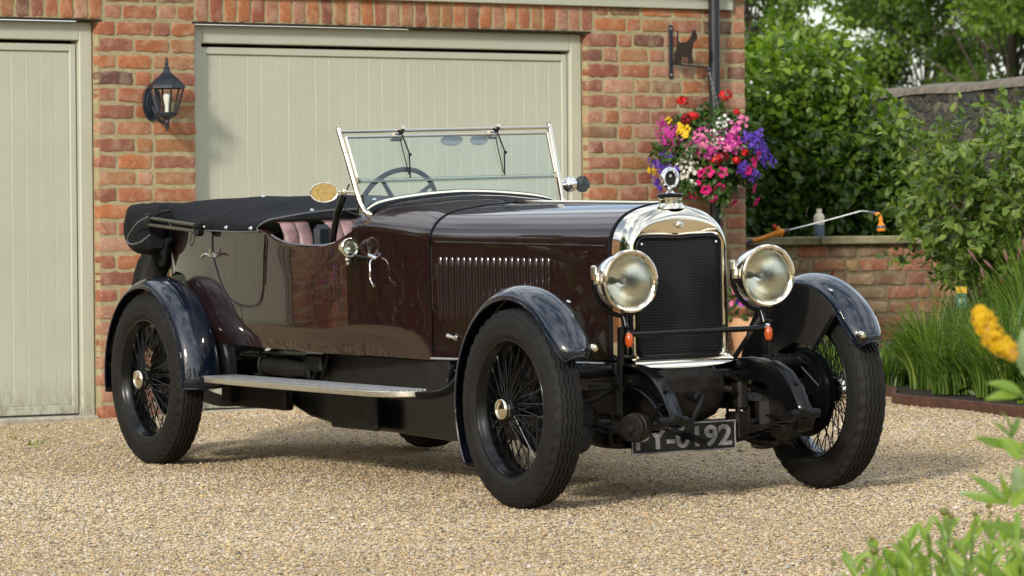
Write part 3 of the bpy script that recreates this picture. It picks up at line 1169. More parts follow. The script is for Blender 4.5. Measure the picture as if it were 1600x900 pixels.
def hanging_basket():
    ctr = BC + Vector((-.0, -.02, -.50))
    t = empty('hanging_basket', tuple(ctr), 'hanging basket overflowing with magenta petunias, purple, white, red and yellow flowers on the brick pier', 'hanging basket')
    b = MB()
    b.lathe([(.001, -.17), (.08, -.16), (.14, -.11), (.17, -.03), (.175, 0), (.165, 0), (.10, -.10), (.001, -.12)], (0, 0, 0), n=24)
    b.build('bowl', M_SOIL, t)
    b = MB()
    hook = Vector(BC) - Vector(ctr)
    for k in range(3):
        a = 2 * PI * k / 3 + .5
        e = Vector((.17 * math.cos(a), .17 * math.sin(a), 0))
        p0, p1 = hook, e
        n = 34
        for i in range(n):
            c = p0.lerp(p1, (i + .5) / n)
            d = (p1 - p0).normalized()
            s = d.orthogonal().normalized()
            if i % 2:
                s = d.cross(s)
            h = (p1 - p0).length / n * .68
            pts = [c + d * h * math.cos(q) + s * .0032 * math.sin(q) for q in [2 * PI * j / 8 for j in range(8)]]
            b.tube(pts, .0011, 4, closed=True)
    b.build('chain', M_CHAIN, t)
    RX = Vector((RT.x, RT.y, 0)).normalized()

    def samp(R, n):
        v = R.normal(0, 1, (n, 3))
        v /= np.linalg.norm(v, axis=1)[:, None]
        r = R.uniform(.55, 1.0, n) ** .6
        P = v * r[:, None] * np.array([.33, .27, .26])
        lump = 1 + .16 * np.sin(v[:, 0] * 7 + 1) * np.cos(v[:, 2] * 6)
        P *= lump[:, None]
        return P + np.array([.0, .02, .01]), v

    leaf_cloud('foliage', 3200, samp, .040, M_FLEAF, t, 5, .6)['kind'] = 'stuff'

    # trailing stems & leaves
    def samp2(R, n):
        k = R.randint(0, 9, n)
        rs = np.random.RandomState(2)
        px = rs.uniform(-.26, .26, 9)
        py = rs.uniform(-.20, .02, 9)
        ln = rs.uniform(.08, .24, 9)
        u = R.rand(n)
        P = np.stack([px[k] * (1 + .15 * u) + R.normal(0, .014, n), py[k] - .02 * u + R.normal(0, .014, n), -.15 - ln[k] * u], 1)
        return P, np.stack([R.normal(0, 1, n), R.normal(0, 1, n), -np.ones(n)], 1)
    leaf_cloud('trailing_leaves', 500, samp2, .032, M_FLEAF, t, 8, .6)['kind'] = 'stuff'

    def at(a, b, pr=1.0):
        """a: across the view (m), b: up (m); on the front of the mass"""
        k = max(0.02, 1 - (a / .34) ** 2 - (b / .30) ** 2)
        dep = .23 * math.sqrt(k) * pr + .01
        p = RX * a + Vector((0, 0, b)) - Vector((FW.x, FW.y, 0)) * dep
        nrm = (RX * a * 1.6 + Vector((0, 0, b * 1.2 + .05)) - Vector((FW.x, FW.y, 0)) * (dep + .16)).normalized()
        return p, nrm
    Rr = random.Random(3)
    S = 1 / 252.0          # metres per photo pixel at this distance, measured
    cx, cy = 1105, 235

    def q(px, py):
        return (px - cx) * S, -(py - cy) * S
    # big petunias, one part each
    for (px, py, r) in [(1098, 263, .036), (1088, 266, .030), (1118, 264, .034), (1095, 290, .036), (1114, 287, .034), (1077, 297, .030), (1105, 302, .028), (1165, 250, .034), (1157, 262, .030), (1172, 240, .030), (1167, 288, .034),
                        (1170, 308, .032), (1137, 308, .026), (1084, 279, .018)]:
        a, b_ = q(px, py)
        p, nrm = at(a, b_)
        m = MB()
        petunia(m, p + nrm * .012, nrm + Vector((Rr.uniform(-.3, .3), Rr.uniform(-.2, .2), Rr.uniform(-.2, .3))), r, Rr)
        m.build('petunia', [P_MAGENTA, P_MAGDARK], t, angle=60)
    # red geranium heads on stalks, one part each
    for (px, py, r, mt) in [(1061, 156, .034, P_RED), (1126, 148, .040, P_RED), (1142, 174, .016, P_RED), (1067, 184, .040, P_DARKRED), (1076, 180, .030, P_RED), (1108, 246, .040, P_RED), (1120, 242, .032, P_DARKRED), (1140, 247, .022, P_RED), (1153, 236, .020, P_RED)]:
        a, b_ = q(px, py)
        p, nrm = at(a, b_)
        m = MB()
        for k in range(34):
            v = Vector((Rr.gauss(0, 1), Rr.gauss(0, 1), Rr.gauss(0, 1))).normalized()
            small_flower(m, p + Vector((v.x * r, v.y * r, v.z * r * .8)), v, .013, Rr)
        m.build('geranium_head', mt, t, angle=60)
        if b_ > .1:
            st = MB()
            st.tube([tuple(p), tuple(p * .6 + Vector((0, 0, -.02)))], .0022, 6)
            st.build('stalk', M_STEM, t)
    # masses of small blossom
    def mass(name, mat, spots, r, petals=5):
        m = MB()
        for (px, py, rr, n) in spots:
            for k in range(int(n * 1.5)):
                a, b_ = q(px + Rr.gauss(0, rr * .55), py + Rr.gauss(0, rr * .5))
                p, nrm = at(a, b_, 1.0 + Rr.uniform(-.08, .12))
                nrm = nrm + Vector((Rr.uniform(-.6, .6), Rr.uniform(-.6, .6), Rr.uniform(-.6, .6)))
                small_flower(m, p, nrm, r * Rr.uniform(.8, 1.3), Rr, petals)
        m.build(name, mat, t, angle=60)['kind'] = 'stuff'
    mass('pale_pink_blossom', P_PINK, [(1085, 217, 16, 34), (1095, 230, 14, 28), (1070, 228, 12, 32), (1108, 214, 12, 30), (1150, 186, 8, 12), (1136, 200, 10, 14), (1128, 226, 10, 20)], .0115)
    mass('purple_pink_blossom', P_PURPINK, [(1036, 208, 14, 60), (1042, 218, 12, 44), (1085, 222, 14, 34), (1100, 232, 12, 30), (1030, 192, 8, 12), (1125, 216, 14, 40), (1136, 222, 12, 30), (1140, 203, 8, 14), (1098, 204, 10, 14)], .012)
    mass('white_blossom', P_WHITE, [(1070, 244, 11, 16), (1055, 256, 9, 10), (1060, 268, 7, 8), (1110, 205, 11, 14), (1120, 193, 9, 14), (1108, 220, 7, 8), (1072, 262, 8, 10), (1069, 282, 7, 8)], .0125)
    mass('violet_blossom', P_PURPLE, [(1168, 218, 12, 34), (1180, 228, 12, 40), (1188, 246, 10, 36), (1158, 210, 10, 20), (1150, 262, 9, 24), (1166, 270, 9, 22), (1035, 240, 9, 30), (1028, 258, 9, 26), (1015, 250, 7, 16), (1022, 276, 8, 16), (1048, 264, 8, 20), (1176, 206, 7, 16), (1026, 290, 6, 10)], .0115)
    mass('yellow_blossom', P_YELLOW, [(1059, 201, 8, 34), (1064, 204, 7, 20), (1014, 242, 4, 6), (1015, 262, 5, 9), (1041, 186, 5, 6), (1021, 262, 4, 5)], .0125)


hanging_basket()

# ------------------------------------------------------------------ garden: bed, walls, hedge, trees
def pt(px, py, D):
    """measured point: where pixel (px, py) of the 1600 px photograph lies at distance D along the view"""
    return CAM + D * ((px - 800) / FPX * RT - (py - 450) / FPX * UP + FW)


def soil_bed():
    edge = [(4.02, -.10), (3.72, -.95), (3.15, -2.268), (2.654, -2.895), (2.455, -3.618), (2.231, -4.338), (1.75, -6.2), (1.1, -8.4)]
    rows = []
    Rr = random.Random(1)
    for (x, y) in edge:
        r = []
        for k in range(15):
            xx = x + .02 + (7.2 - x) * k / 14
            r.append((xx, y + (.15 * k if y < -1 else .12 * k), gz(xx, y) + .035 + (Rr.uniform(-.012, .02) if k else 0)))
        rows.append(r)
    rows.insert(0, [(p[0], p[1] + 3.2, p[2]) for p in rows[0]])
    o = MB().grid(rows).build('flower_bed_soil', M_SOIL)
    tag(o, None, None, None, 'structure')
    b = MB()
    P = smoothpath([(x, y, gz(x, y)) for x, y in edge], 5)
    rows = []
    for p in P:
        rows.append([(p.x - .004, p.y, p.z - .05), (p.x - .004, p.y, p.z + .052), (p.x + .030, p.y, p.z + .054), (p.x + .030, p.y, p.z - .05)])
    b.grid(rows)
    o = b.build('bed_edging', M_RUSTEDGE, angle=30)
    tag(o, 'low rusty brown steel edging strip between the gravel and the planted bed', 'edging')


soil_bed()

# low garden wall of old brick with a stone coping
GA, GB = Vector((4.10, 1.25, 0)), Vector((8.25, .462, 0))
GD = (GB - GA).normalized()
GNn = Vector((GD.y, -GD.x, 0))            # towards the viewer
if GNn.y > 0:
    GNn = -GNn
GL = (GB - GA).length
gw = empty('garden_wall', (0, 0, 0), 'low weathered garden wall of mixed old bricks under a flat mossy stone coping', 'wall')
GTOP = .937


def gfr(a, d, z):
    p = GA + GD * a - GNn * d
    return (p.x, p.y, z)


b = MB()
PAL2 = [(.34, .13, .065), (.36, .17, .08), (.38, .26, .11), (.26, .11, .065), (.20, .14, .08), (.42, .30, .15), (.34, .10, .055), (.24, .20, .10)]
brick_rows(b, random.Random(21), 0, GL, GTOP - .052 - 11 * .0925, GTOP - .052, frame=gfr, pal=PAL2, palw=[4, 4, 3, 3, 3, 2, 3, 2], L=.235)
rws = [[gfr(GL * i / 60, .006, z) for z in (-.3, .0, .3, .6, GTOP - .056)] for i in range(61)]
b.grid(rws, mi=1)
R0 = Matrix.Rotation(math.atan2(GD.y, GD.x), 3, 'Z')
mid = GA + GD * (GL / 2) - GNn * .13
b.box((mid.x, mid.y, (GTOP - .36) / 2), (GL, .23, GTOP + .24), R0, mi=1)
M_MORTAR2 = simple('old_dirty_mortar', (.21, .165, .09), .95, var=.35, scale=20, bump=.6, bdist=.006)
b.build('brickwork', [M_BRICK, M_MORTAR2], gw, vcol=True, angle=50)
b = MB()
n = 6
for i in range(n):
    l0, l1 = GL * i / n, GL * (i + 1) / n - .006
    c = GA + GD * ((l0 + l1) / 2) - GNn * .115
    b.bbox((c.x, c.y, GTOP - .027 + random.Random(i).uniform(-.002, .002)), (l1 - l0, .34, .052), .007, R0)
b.build('coping', M_COPING, gw, angle=30)

# tall rubble wall at the far right
M_RUBBLE = Mat('rubble_stone', (.1, .09, .07), .95)
_wn = M_RUBBLE.n.new('ShaderNodeTexNoise')
_wn.inputs['Scale'].default_value = 9
M_RUBBLE.l.new(M_RUBBLE.coord('Object', (1, 1, 1.5)), _wn.inputs['Vector'])
_wv = M_RUBBLE.n.new('ShaderNodeVectorMath')
_wv.operation = 'MULTIPLY_ADD'
M_RUBBLE.l.new(_wn.outputs['Color'], _wv.inputs[0])
_wv.inputs[1].default_value = (.16, .16, .16)
M_RUBBLE.l.new(M_RUBBLE.coord('Object', (1, 1, 1.5)), _wv.inputs[2])
_v = M_RUBBLE.voronoi(6.5, 'F1', vec=_wv.outputs[0])
_ve = M_RUBBLE.voronoi(6.5, 'DISTANCE_TO_EDGE', vec=_wv.outputs[0])
_sp = M_RUBBLE.n.new('ShaderNodeSeparateColor')
M_RUBBLE.l.new(_v.outputs['Color'], _sp.inputs[0])
_c = M_RUBBLE.ramp(_sp.outputs[0], [(0, (.035, .030, .022)), (.4, (.12, .105, .06)), (.7, (.06, .055, .045)), (1, (.24, .21, .12))])
_c = M_RUBBLE.mix(M_RUBBLE.ramp(_ve.outputs['Distance'], [(.01, .7), (.07, 0.)]), _c, (.055, .050, .036))
_c = M_RUBBLE.mix(M_RUBBLE.ramp(M_RUBBLE.noise(7, 6, .7), [(.45, 0.), (.65, .8)]), _c, (.030, .030, .024))
_c = M_RUBBLE.mix(M_RUBBLE.ramp(M_RUBBLE.noise(26, 5, .75), [(.60, 0.), (.68, .9)]), _c, (.34, .32, .24))
M_RUBBLE.color(_c)
M_RUBBLE.bump(M_RUBBLE.math('ADD', M_RUBBLE.math('MULTIPLY', M_RUBBLE.ramp(_ve.outputs['Distance'], [(.0, 0.), (.18, 1.)]), 1.0), M_RUBBLE.math('MULTIPLY', M_RUBBLE.noise(22, 6, .7), .9)), 1.0, .05)
M_RUBBLE = M_RUBBLE.m
RA, RB = Vector((14.9, 16.0, 0)), Vector((8.2, .6, 0))     # runs towards the viewer on the right
sw = empty('rubble_wall', (0, 0, 0), 'tall dark rubble stone wall with a pale rounded top behind the shrubs on the right', 'wall')
RD = (RB - RA).normalized()
RL = (RB - RA).length
RN = Vector((RD.y, -RD.x, 0))
if RN.dot(Vector((-1, -.3, 0))) < 0:
    RN = -RN
Rr = random.Random(5)


def rtop(l):
    p = RA + RD * l
    return 2.118 + .006 * math.sin(l * 1.7) + .005 * math.sin(l * 4.1)


b = MB()
rows = []
for i in range(150):
    l = RL * i / 149
    p = RA + RD * l
    r = []
    for k in range(15):
        z = -.3 + (rtop(l) - .11 + .3) * k / 14
        q = p + RN * (.20 + Rr.uniform(-.012, .012))
        r.append((q.x, q.y, z))
    rows.append(r)
b.grid(rows)
rows2 = [[(r[-1][0], r[-1][1], r[-1][2]), (r[-1][0] - RN.x * .4, r[-1][1] - RN.y * .4, r[-1][2]), (r[0][0] - RN.x * .4, r[0][1] - RN.y * .4, r[0][2])] for r in rows]
b.grid(rows2)
b.box(tuple(RB - RN * .0 + Vector((0, 0, .9))), (.36, .36, 2.2), Matrix.Rotation(math.atan2(RD.y, RD.x), 3, 'Z'))
b.build('stonework', M_RUBBLE, sw, angle=80)
M_CAP = simple('lichen_mortar_cap', (.15, .125, .09), .95, var=.45, scale=7, bump=.9, bdist=.02)
b = MB()
rows = []
for i in range(150):
    l = RL * i / 149
    p = RA + RD * l
    r = []
    for k in range(9):
        a = PI * k / 8
        q = p + RN * (.222 * math.cos(a) + Rr.uniform(-.003, .003))
        r.append((q.x, q.y, rtop(l) - .11 + .085 * max(0, math.sin(a)) ** .8 + Rr.uniform(-.003, .003)))
    rows.append(r)
b.grid(rows)
b.build('wall_cap', M_CAP, sw, angle=80)

RTh = np.array([RT.x, RT.y, 0]) / math.hypot(RT.x, RT.y)
FWh = np.array([FW.x, FW.y, 0]) / math.hypot(FW.x, FW.y)


def blob_sampler(blobs, shell=.75, squash=1.0):
    """blobs: (centre, rx(across), ry(deep), rz); leaves near the surface of lumpy ellipsoids"""
    def f(R, n):
        wts = np.array([b_[1] * b_[3] for b_ in blobs])
        k = R.choice(len(blobs), n, p=wts / wts.sum())
        v = R.normal(0, 1, (n, 3))
        v /= np.linalg.norm(v, axis=1)[:, None]
        r = 1 - (1 - shell) * R.rand(n) ** 1.6
        C = np.array([list(b_[0]) for b_ in blobs])[k]
        S = np.array([[b_[1], b_[2], b_[3]] for b_ in blobs])[k]
        w = v * r[:, None] * S
        lump = 1 + .13 * np.sin(v[:, 0] * 6 + k) * np.cos(v[:, 2] * 7 + 2 * k) + .07 * np.sin(v[:, 1] * 13 + 3 * k) + .05 * np.sin(v[:, 0] * 23)
        w *= lump[:, None]
        P = C + w[:, 0:1] * RTh + w[:, 1:2] * FWh + w[:, 2:3] * np.array([0, 0, 1])
        N = v[:, 0:1] * RTh + v[:, 1:2] * FWh + v[:, 2:3] * np.array([0, 0, 1])
        return P, N
    return f


def branches(parent, name, base, tips, r0, mat, seed=0, n=6, bend=.1):
    Rr = random.Random(seed)
    b = MB()
    for tpt in tips:
        a, c = Vector(base), Vector(tpt)
        pts = [a]
        for i in range(1, n):
            t = i / n
            pts.append(a.lerp(c, t) + Vector((Rr.uniform(-bend, bend), Rr.uniform(-bend, bend), Rr.uniform(-bend, bend) + bend * math.sin(PI * t))))
        pts.append(c)
        P = smoothpath(pts, 3)
        b.tube(P, [r0 * (1 - .85 * i / (len(P) - 1)) for i in range(len(P))], 6)
    return b.build(name, mat, parent, angle=80)


# beech hedge beside the garage
hb = [((6.55, 2.95, .55), .95, .7, 1.0), ((6.30, 3.0, 1.35), .75, .6, .80), ((6.95, 2.75, 1.25), .55, .6, .80), ((7.35, 2.45, .85), .46, .5, .90), ((6.75, 2.85, 1.85), .50, .5, .50), ((6.05, 3.3, 1.85), .5, .5, .42), ((7.2, 2.6, 1.55), .42, .45, .48), ((7.5, 2.3, 1.25), .30, .4, .45), ((6.98, 2.7, 2.02), .30, .3, .30)]
hedge = empty('beech_hedge', (6.7, 2.8, gz(6.7, 2.8)), 'dense dark green beech bush behind the low garden wall beside the garage', 'bush')


def tint_h(P, R):  # sky light on the bush top and stray highlights put into the leaf tint
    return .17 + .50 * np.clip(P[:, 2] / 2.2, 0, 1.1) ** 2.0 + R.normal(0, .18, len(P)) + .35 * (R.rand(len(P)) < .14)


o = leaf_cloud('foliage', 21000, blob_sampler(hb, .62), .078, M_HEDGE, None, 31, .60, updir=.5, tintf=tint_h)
o.parent = hedge
o.matrix_parent_inverse = Matrix.Translation(hedge.location).inverted()
branches(None, 'stems', (6.7, 2.8, .0), [(6.2, 2.9, 1.7), (7.2, 2.6, 1.5), (6.8, 2.8, 2.1), (7.4, 2.4, 1.0), (6.4, 2.8, 2.0)], .03, M_BARK, 3)
st = bpy.data.objects['stems']
st.parent = hedge
st.matrix_parent_inverse = Matrix.Translation(hedge.location).inverted()


def plant(name, label, cat, loc, group=None):
    return empty(name, loc, label, cat, group)


def under(root, *obs):
    for o_ in obs:
        o_.parent = root
        o_.matrix_parent_inverse = Matrix.Translation(root.location).inverted()


# airy pale shrub in the bed on the right
def airy(name, label, base, sprays, leafn, leaf, mat, seed, stem_r=.012, group=None, spread=.07, tintf=None, cat='shrub', i0=5):
    root = empty(name, base, label, cat, group)
    Rr = random.Random(seed)
    b = MB()
    pts, dirs = [], []
    for tip in sprays:
        a, c = Vector(base), Vector(tip)
        ctrl = [a, a.lerp(c, .45) + Vector((Rr.uniform(-.06, .06), Rr.uniform(-.06, .06), .10)), c]
        P = smoothpath(ctrl, 7)
        b.tube(P, [stem_r * (1 - .85 * i / (len(P) - 1)) for i in range(len(P))], 6)
        for i in range(i0, len(P)):
            for rep in range(2):
                d = Vector((Rr.uniform(-1, 1), Rr.uniform(-1, 1), Rr.uniform(-.2, .8))).normalized()
                q = P[i] + d * Rr.uniform(.12, .30)
                b.tube([P[i], (P[i] + q) / 2 + Vector((0, 0, .015)), q], [stem_r * .35, stem_r * .25, stem_r * .12], 4)
                for t in (.35, .55, .75, .9, 1.0):
                    pts.append(P[i].lerp(q, t))
                    dirs.append(d)
    st = b.build('stems', M_BARK, None, angle=80)
    pts = np.array([list(p) for p in pts])
    dirs = np.array([list(p) for p in dirs])

    def samp(R, n):
        k = R.randint(0, len(pts), n)
        return pts[k] + R.normal(0, spread * .45, (n, 3)), dirs[k] + R.normal(0, .4, (n, 3))
    lf = leaf_cloud('foliage', leafn, samp, leaf, mat, None, seed, .52, droop=.3, updir=.7, tintf=tintf)
    under(root, st, lf)
    return root


def tb(P, R):
    return R.normal(.5, .24, len(P))


airy('leafy_shrub', 'tall airy shrub with pale green leaves in front of the rubble wall at the right', (5.0, -1.2, gz(5, -1.2)),
     [tuple(pt(x, y, d)) for x, y, d in ((1490, 235, 27), (1535, 200, 27.2), (1580, 190, 27), (1610, 215, 26.6), (1640, 260, 26.4), (1560, 290, 26.8), (1500, 330, 26.6), (1600, 330, 26.5), (1530, 260, 27.3), (1590, 250, 27.2), (1640, 200, 27), (1470, 300, 26.9), (1660, 330, 26.5))],
     4200, .075, M_SHRUB, 41, tintf=tb, i0=7)
airy('leafy_shrub', 'loose leafy shrub between the beech bush and the tall airy shrub', (5.3, -1.0, gz(5.3, -1.0)),
     [tuple(pt(x, y, d)) for x, y, d in ((1435, 200, 28.2), (1460, 205, 28), (1480, 240, 28), (1440, 290, 27.8), (1465, 330, 27.6), (1500, 360, 27.4), (1430, 320, 27.9), (1470, 285, 27.8), (1440, 245, 28))],
     1300, .072, M_SHRUB, 43, tintf=tb, i0=9)
airy('leafy_shrub', 'low dark leafy sprays against the brick face of the garden wall above the grass', (5.45, -1.3, gz(5.45, -1.3)),
     [tuple(pt(x, y, d)) for x, y, d in ((1425, 412, 27.7), (1450, 400, 27.5), (1500, 395, 27.3), (1545, 400, 27), (1580, 410, 26.8), (1620, 400, 26.6), (1520, 350, 27.2), (1570, 360, 27))],
     520, .062, M_HEDGE, 44, tintf=lambda P, R: R.normal(.55, .25, len(P)), stem_r=.008, i0=11)

# bush for the sunlit green beyond the wall, brightness put into its leaf tint
pb = empty('bright_bush', (9.4, 3.2, gz(9.4, 3.2)), 'yellow green bush, sunlight put in its leaf tint, seen through the shrub gaps behind the garden wall', 'bush')
o = leaf_cloud('foliage', 9000, blob_sampler([((9.2, 3.1, .8), 1.3, .5, .62), ((8.2, 3.5, .6), .9, .5, .6), ((10.4, 2.2, .7), 1.2, .5, .65)], .7), .07, M_SHRUB, None, 51, .6, updir=.6, tintf=lambda P, R: R.normal(.85, .15, len(P)))
under(pb, o)


# trees: clumps of leaves round limbs
def tree(label, base, H, crown, nleaf, leaf, seed, lean=(0, 0), rad_tr=.22, group='trees', mat=None, name='tree', nclump=70, clump=.75, tint0=.42):
    mat = mat or M_TREE
    root = empty(name, base, label, 'tree', group)
    Rr = random.Random(seed)
    rs = np.random.RandomState(seed)
    cr, cz, chh = crown                      # radius, centre height, half height
    B = Vector(base)
    C = B + Vector((lean[0], lean[1], cz))
    tips = []
    for i in range(nclump):
        v = rs.normal(0, 1, 3)
        v /= np.linalg.norm(v)
        r = .45 + .55 * rs.rand() ** .5
        tips.append(C + Vector((v[0] * cr * r, v[1] * cr * r, v[2] * chh * r)))
    t = MB()
    top = C + Vector((0, 0, -chh * .2))
    tp = smoothpath([B + Vector((0, 0, -.2)), B.lerp(top, .5) + Vector((Rr.uniform(-.15, .15), Rr.uniform(-.15, .15), 0)), top], 6)
    t.tube(tp, [rad_tr * (1 - .55 * i / (len(tp) - 1)) for i in range(len(tp))], 10)
    tr = t.build('trunk', M_BARK, None, angle=80)
    l = MB()
    for i, q in enumerate(tips[: min(len(tips), 46)]):
        s = tp[Rr.randint(len(tp) // 3, len(tp) - 1)]
        m = s.lerp(q, .5) + Vector((Rr.uniform(-.3, .3), Rr.uniform(-.3, .3), Rr.uniform(0, .4)))
        P = smoothpath([s, m, q], 5)
        l.tube(P, [rad_tr * .22 * (1 - .85 * k / (len(P) - 1)) for k in range(len(P))], 6)
    lm = l.build('limbs', M_BARK, None, angle=80)
    TP = np.array([list(p) for p in tips])
    csz = rs.uniform(.6, 1.25, len(tips)) * clump
    ctint = rs.normal(0, .13, len(tips))
    state = {}

    def samp(R, n):
        k = R.randint(0, len(TP), n)
        v = R.normal(0, 1, (n, 3))
        v /= np.linalg.norm(v, axis=1)[:, None]
        r = R.rand(n) ** .45
        P = TP[k] + v * (r * csz[k])[:, None] * np.array([1, 1, .62])
        state['k'] = k
        return P, v
    lf = leaf_cloud('crown', nleaf, samp, leaf, mat, None, seed, .62, droop=.35, updir=.4, tintf=lambda P, R: tint0 + ctint[state['k']] + R.normal(0, .16, len(P)))
    under(root, tr, lm, lf)
    return root


TG = 'trees beyond the garden walls'


def gpt(px, D):
    p = pt(px, 420, D)
    return (p.x, p.y, gz(p.x, p.y))


tree('broad spreading tree with sky showing through its leaves above the rubble wall', gpt(1585, 60), 8, (2.9, 4.6, 2.7), 52000, .10, 61, group=TG, nclump=120, clump=.55, tint0=.55, rad_tr=.10)
tree('dark leafy tree rising directly behind the garage corner and the beech bush', gpt(1172, 50), 7, (.50, 3.1, 1.2), 4200, .075, 62, group=TG, nclump=26, clump=.30, rad_tr=.07, tint0=.38)
tree('large tree at the far right edge with yellow green foliage', gpt(1780, 54), 8, (2.2, 4.0, 2.6), 26000, .10, 63, group=TG, nclump=70, clump=.60, tint0=.65, rad_tr=.10)
tree('distant bushy tree low between the beech bush and the rubble wall', gpt(1452, 74), 5, (1.55, 4.0, 2.6), 20000, .11, 64, group=TG, nclump=64, clump=.60, tint0=.5, rad_tr=.08)
tree('small fresh green tree peeping just over the top of the beech bush', gpt(1262, 44), 3, (.42, 2.45, .55), 3600, .07, 65, group=TG, nclump=20, clump=.22, rad_tr=.04, tint0=.72)

# trees and a hedge the paint and nickel reflect, around the drive behind and beside the viewer
for i, (x, y, h, c) in enumerate(((-12.5, 4.5, 7, 3.0), (-18.5, 2.5, 6, 2.6), (-25, -2, 7, 3.4), (-27, -20, 8, 4.0), (-26, -33, 8, 4.0), (-16, -40, 9, 4.2), (-4, -43, 8, 4.0), (8, -38, 9, 4.2), (17, -30, 8, 4.0), (20, -17, 7, 3.4))):
    ob_ = tree(['round leafy tree at the edge of the drive', 'old spreading tree beyond the drive'][i % 2] + ', out of frame number %s' % ('one two three four five six seven eight nine ten'.split()[i]), (x, y, gz(x, y)), h, (c, h * .55, h * .5), 3800, .42, 70 + i, group='trees round the drive', nclump=40, clump=1.3, rad_tr=.25)

hl = empty('reflection_hedge', (-11.5, 2.4, gz(-11.5, 2.4)), 'tall dark hedge added out of frame past the left end of the garage to darken the bonnet reflection', 'hedge')  # unseen hedge added so the bonnet has something dark to reflect
o = leaf_cloud('foliage', 9000, blob_sampler([((-8.2 - 1.7 * i, 2.2 + .3 * (i % 3) + .35 * i, .9 + .2 * (i % 2)), 1.3, .8, 1.5 + .25 * (i % 3)) for i in range(8)], .8), .22, M_HEDGE, None, 58, .6, tintf=lambda P, R: R.normal(.2, .15, len(P)))
under(hl, o)
hl = empty('horizon_hedge', (-21, -9, gz(-21, -9)), 'low hedge added out of frame at the far left of the drive to darken the reflected horizon', 'hedge')  # unseen hedge added to darken the horizon in reflections
o = leaf_cloud('foliage', 8000, blob_sampler([((-21.0 - .25 * (i % 2), 1 - 2.2 * i, .2), .9, 1.4, 1.25) for i in range(12)], .8), .22, M_HEDGE, None, 59, .6, tintf=lambda P, R: R.normal(.2, .15, len(P)))
under(hl, o)

hl = empty('field_hedge', (15, -9, gz(15, -9)), 'long mixed field hedge far along the right side beyond the planted bed', 'hedge')
o = leaf_cloud('foliage', 12000, blob_sampler([((11.5 + .5 * i, -1.5 - 2.1 * i, .7), 1.2, 1.5, 1.7 + .3 * (i % 3)) for i in range(13)], .8), .2, M_TREE, None, 57, .6, tintf=lambda P, R: R.normal(.35, .18, len(P)))
under(hl, o)
gc_ = leaf_cloud('ground_cover', 7000, lambda R, n: (lambda x, y: (np.stack([x, y, ORG.z - (GN.x * (x - ORG.x) + GN.y * (y - ORG.y)) / GN.z + .035 + R.uniform(0, .05, n)], 1), R.normal(0, .5, (n, 3)) + np.array([0, 0, .6])))(*(lambda y: (np.interp(y, [-8.4, -6.2, -4.34, -2.27, 0], [1.3, 1.95, 2.45, 3.4, 4.3]) + (R.rand(n) ** 1.0) * (7.1 - np.interp(y, [-8.4, -6.2, -4.34, -2.27, 0], [1.3, 1.95, 2.45, 3.4, 4.3])), y))(R.uniform(-8.2, 1.0, n))), .075, M_HEDGE, None, 55, .55, tintf=lambda P, R: R.normal(.4, .22, len(P)))
tag(gc_, 'low leafy ground cover spread over the dark soil of the bed', 'ground cover', None, 'stuff')
lb_ = leaf_cloud('lawn_grass', 9000, lambda R, n: (np.stack([R.uniform(7.2, 12.5, n), R.uniform(-12, 0, n), np.zeros(n)], 1) + np.array([0, 0, 1]) * 0, R.normal(0, .4, (n, 3)) + np.array([0, 0, 1])), .10, M_GRASSB, None, 56, .12)
lb_.location.z = gz(9, -5)
tag(lb_, 'short rough grass growing beyond the planted bed', 'grass', None, 'stuff')

# ornamental grasses
def grass_tuft(base, h, n, seed, label, spread=.17, lean=.85):
    root = empty('ornamental_grass', base, label, 'grass', 'grass clumps along the bed edge')
    R = np.random.RandomState(seed)
    n = int(n)
    th = R.rand(n) * 6.283
    r0 = R.rand(n) ** .5 * spread
    B = np.stack([r0 * np.cos(th), r0 * np.sin(th), np.zeros(n)], 1) + np.array(base)
    L = h * R.uniform(.55, 1.15, n)
    az = th + R.normal(0, 1.0, n)
    out = lean * R.uniform(.15, 1.0, n) * L
    w = R.uniform(.0024, .0068, n)
    d = np.stack([np.cos(az), np.sin(az), np.zeros(n)], 1)
    sd = np.stack([-np.sin(az + .6), np.cos(az + .6), np.zeros(n)], 1)
    K = 6
    V = []
    for k in range(K + 1):
        t = k / K
        z = L * (t - .62 * (out / L) * t ** 2.8)
        c = B + d * (out * t ** 1.8)[:, None] + np.stack([0 * z, 0 * z, z], 1)
        ww = w * (1 - t ** 2.2) * (.6 + .4 * math.sin(PI * min(1, t + .3))) + .0004
        V.append(c - sd * ww[:, None])
        V.append(c + sd * ww[:, None])
    V = np.stack(V, 1)
    F0 = np.array([[2 * k, 2 * k + 1, 2 * k + 3, 2 * k + 2] for k in range(K)])
    F = (F0[None] + 2 * (K + 1) * np.arange(n)[:, None, None]).reshape(-1, 4)
    tint = np.clip(R.normal(.42, .36, n), 0, 1)
    C = np.repeat(np.stack([tint] * 3, 1), 2 * (K + 1), 0)
    o = np_mesh('blades', V.reshape(-1, 3), F, M_GRASSB, colr=C)
    under(root, o)
    return root


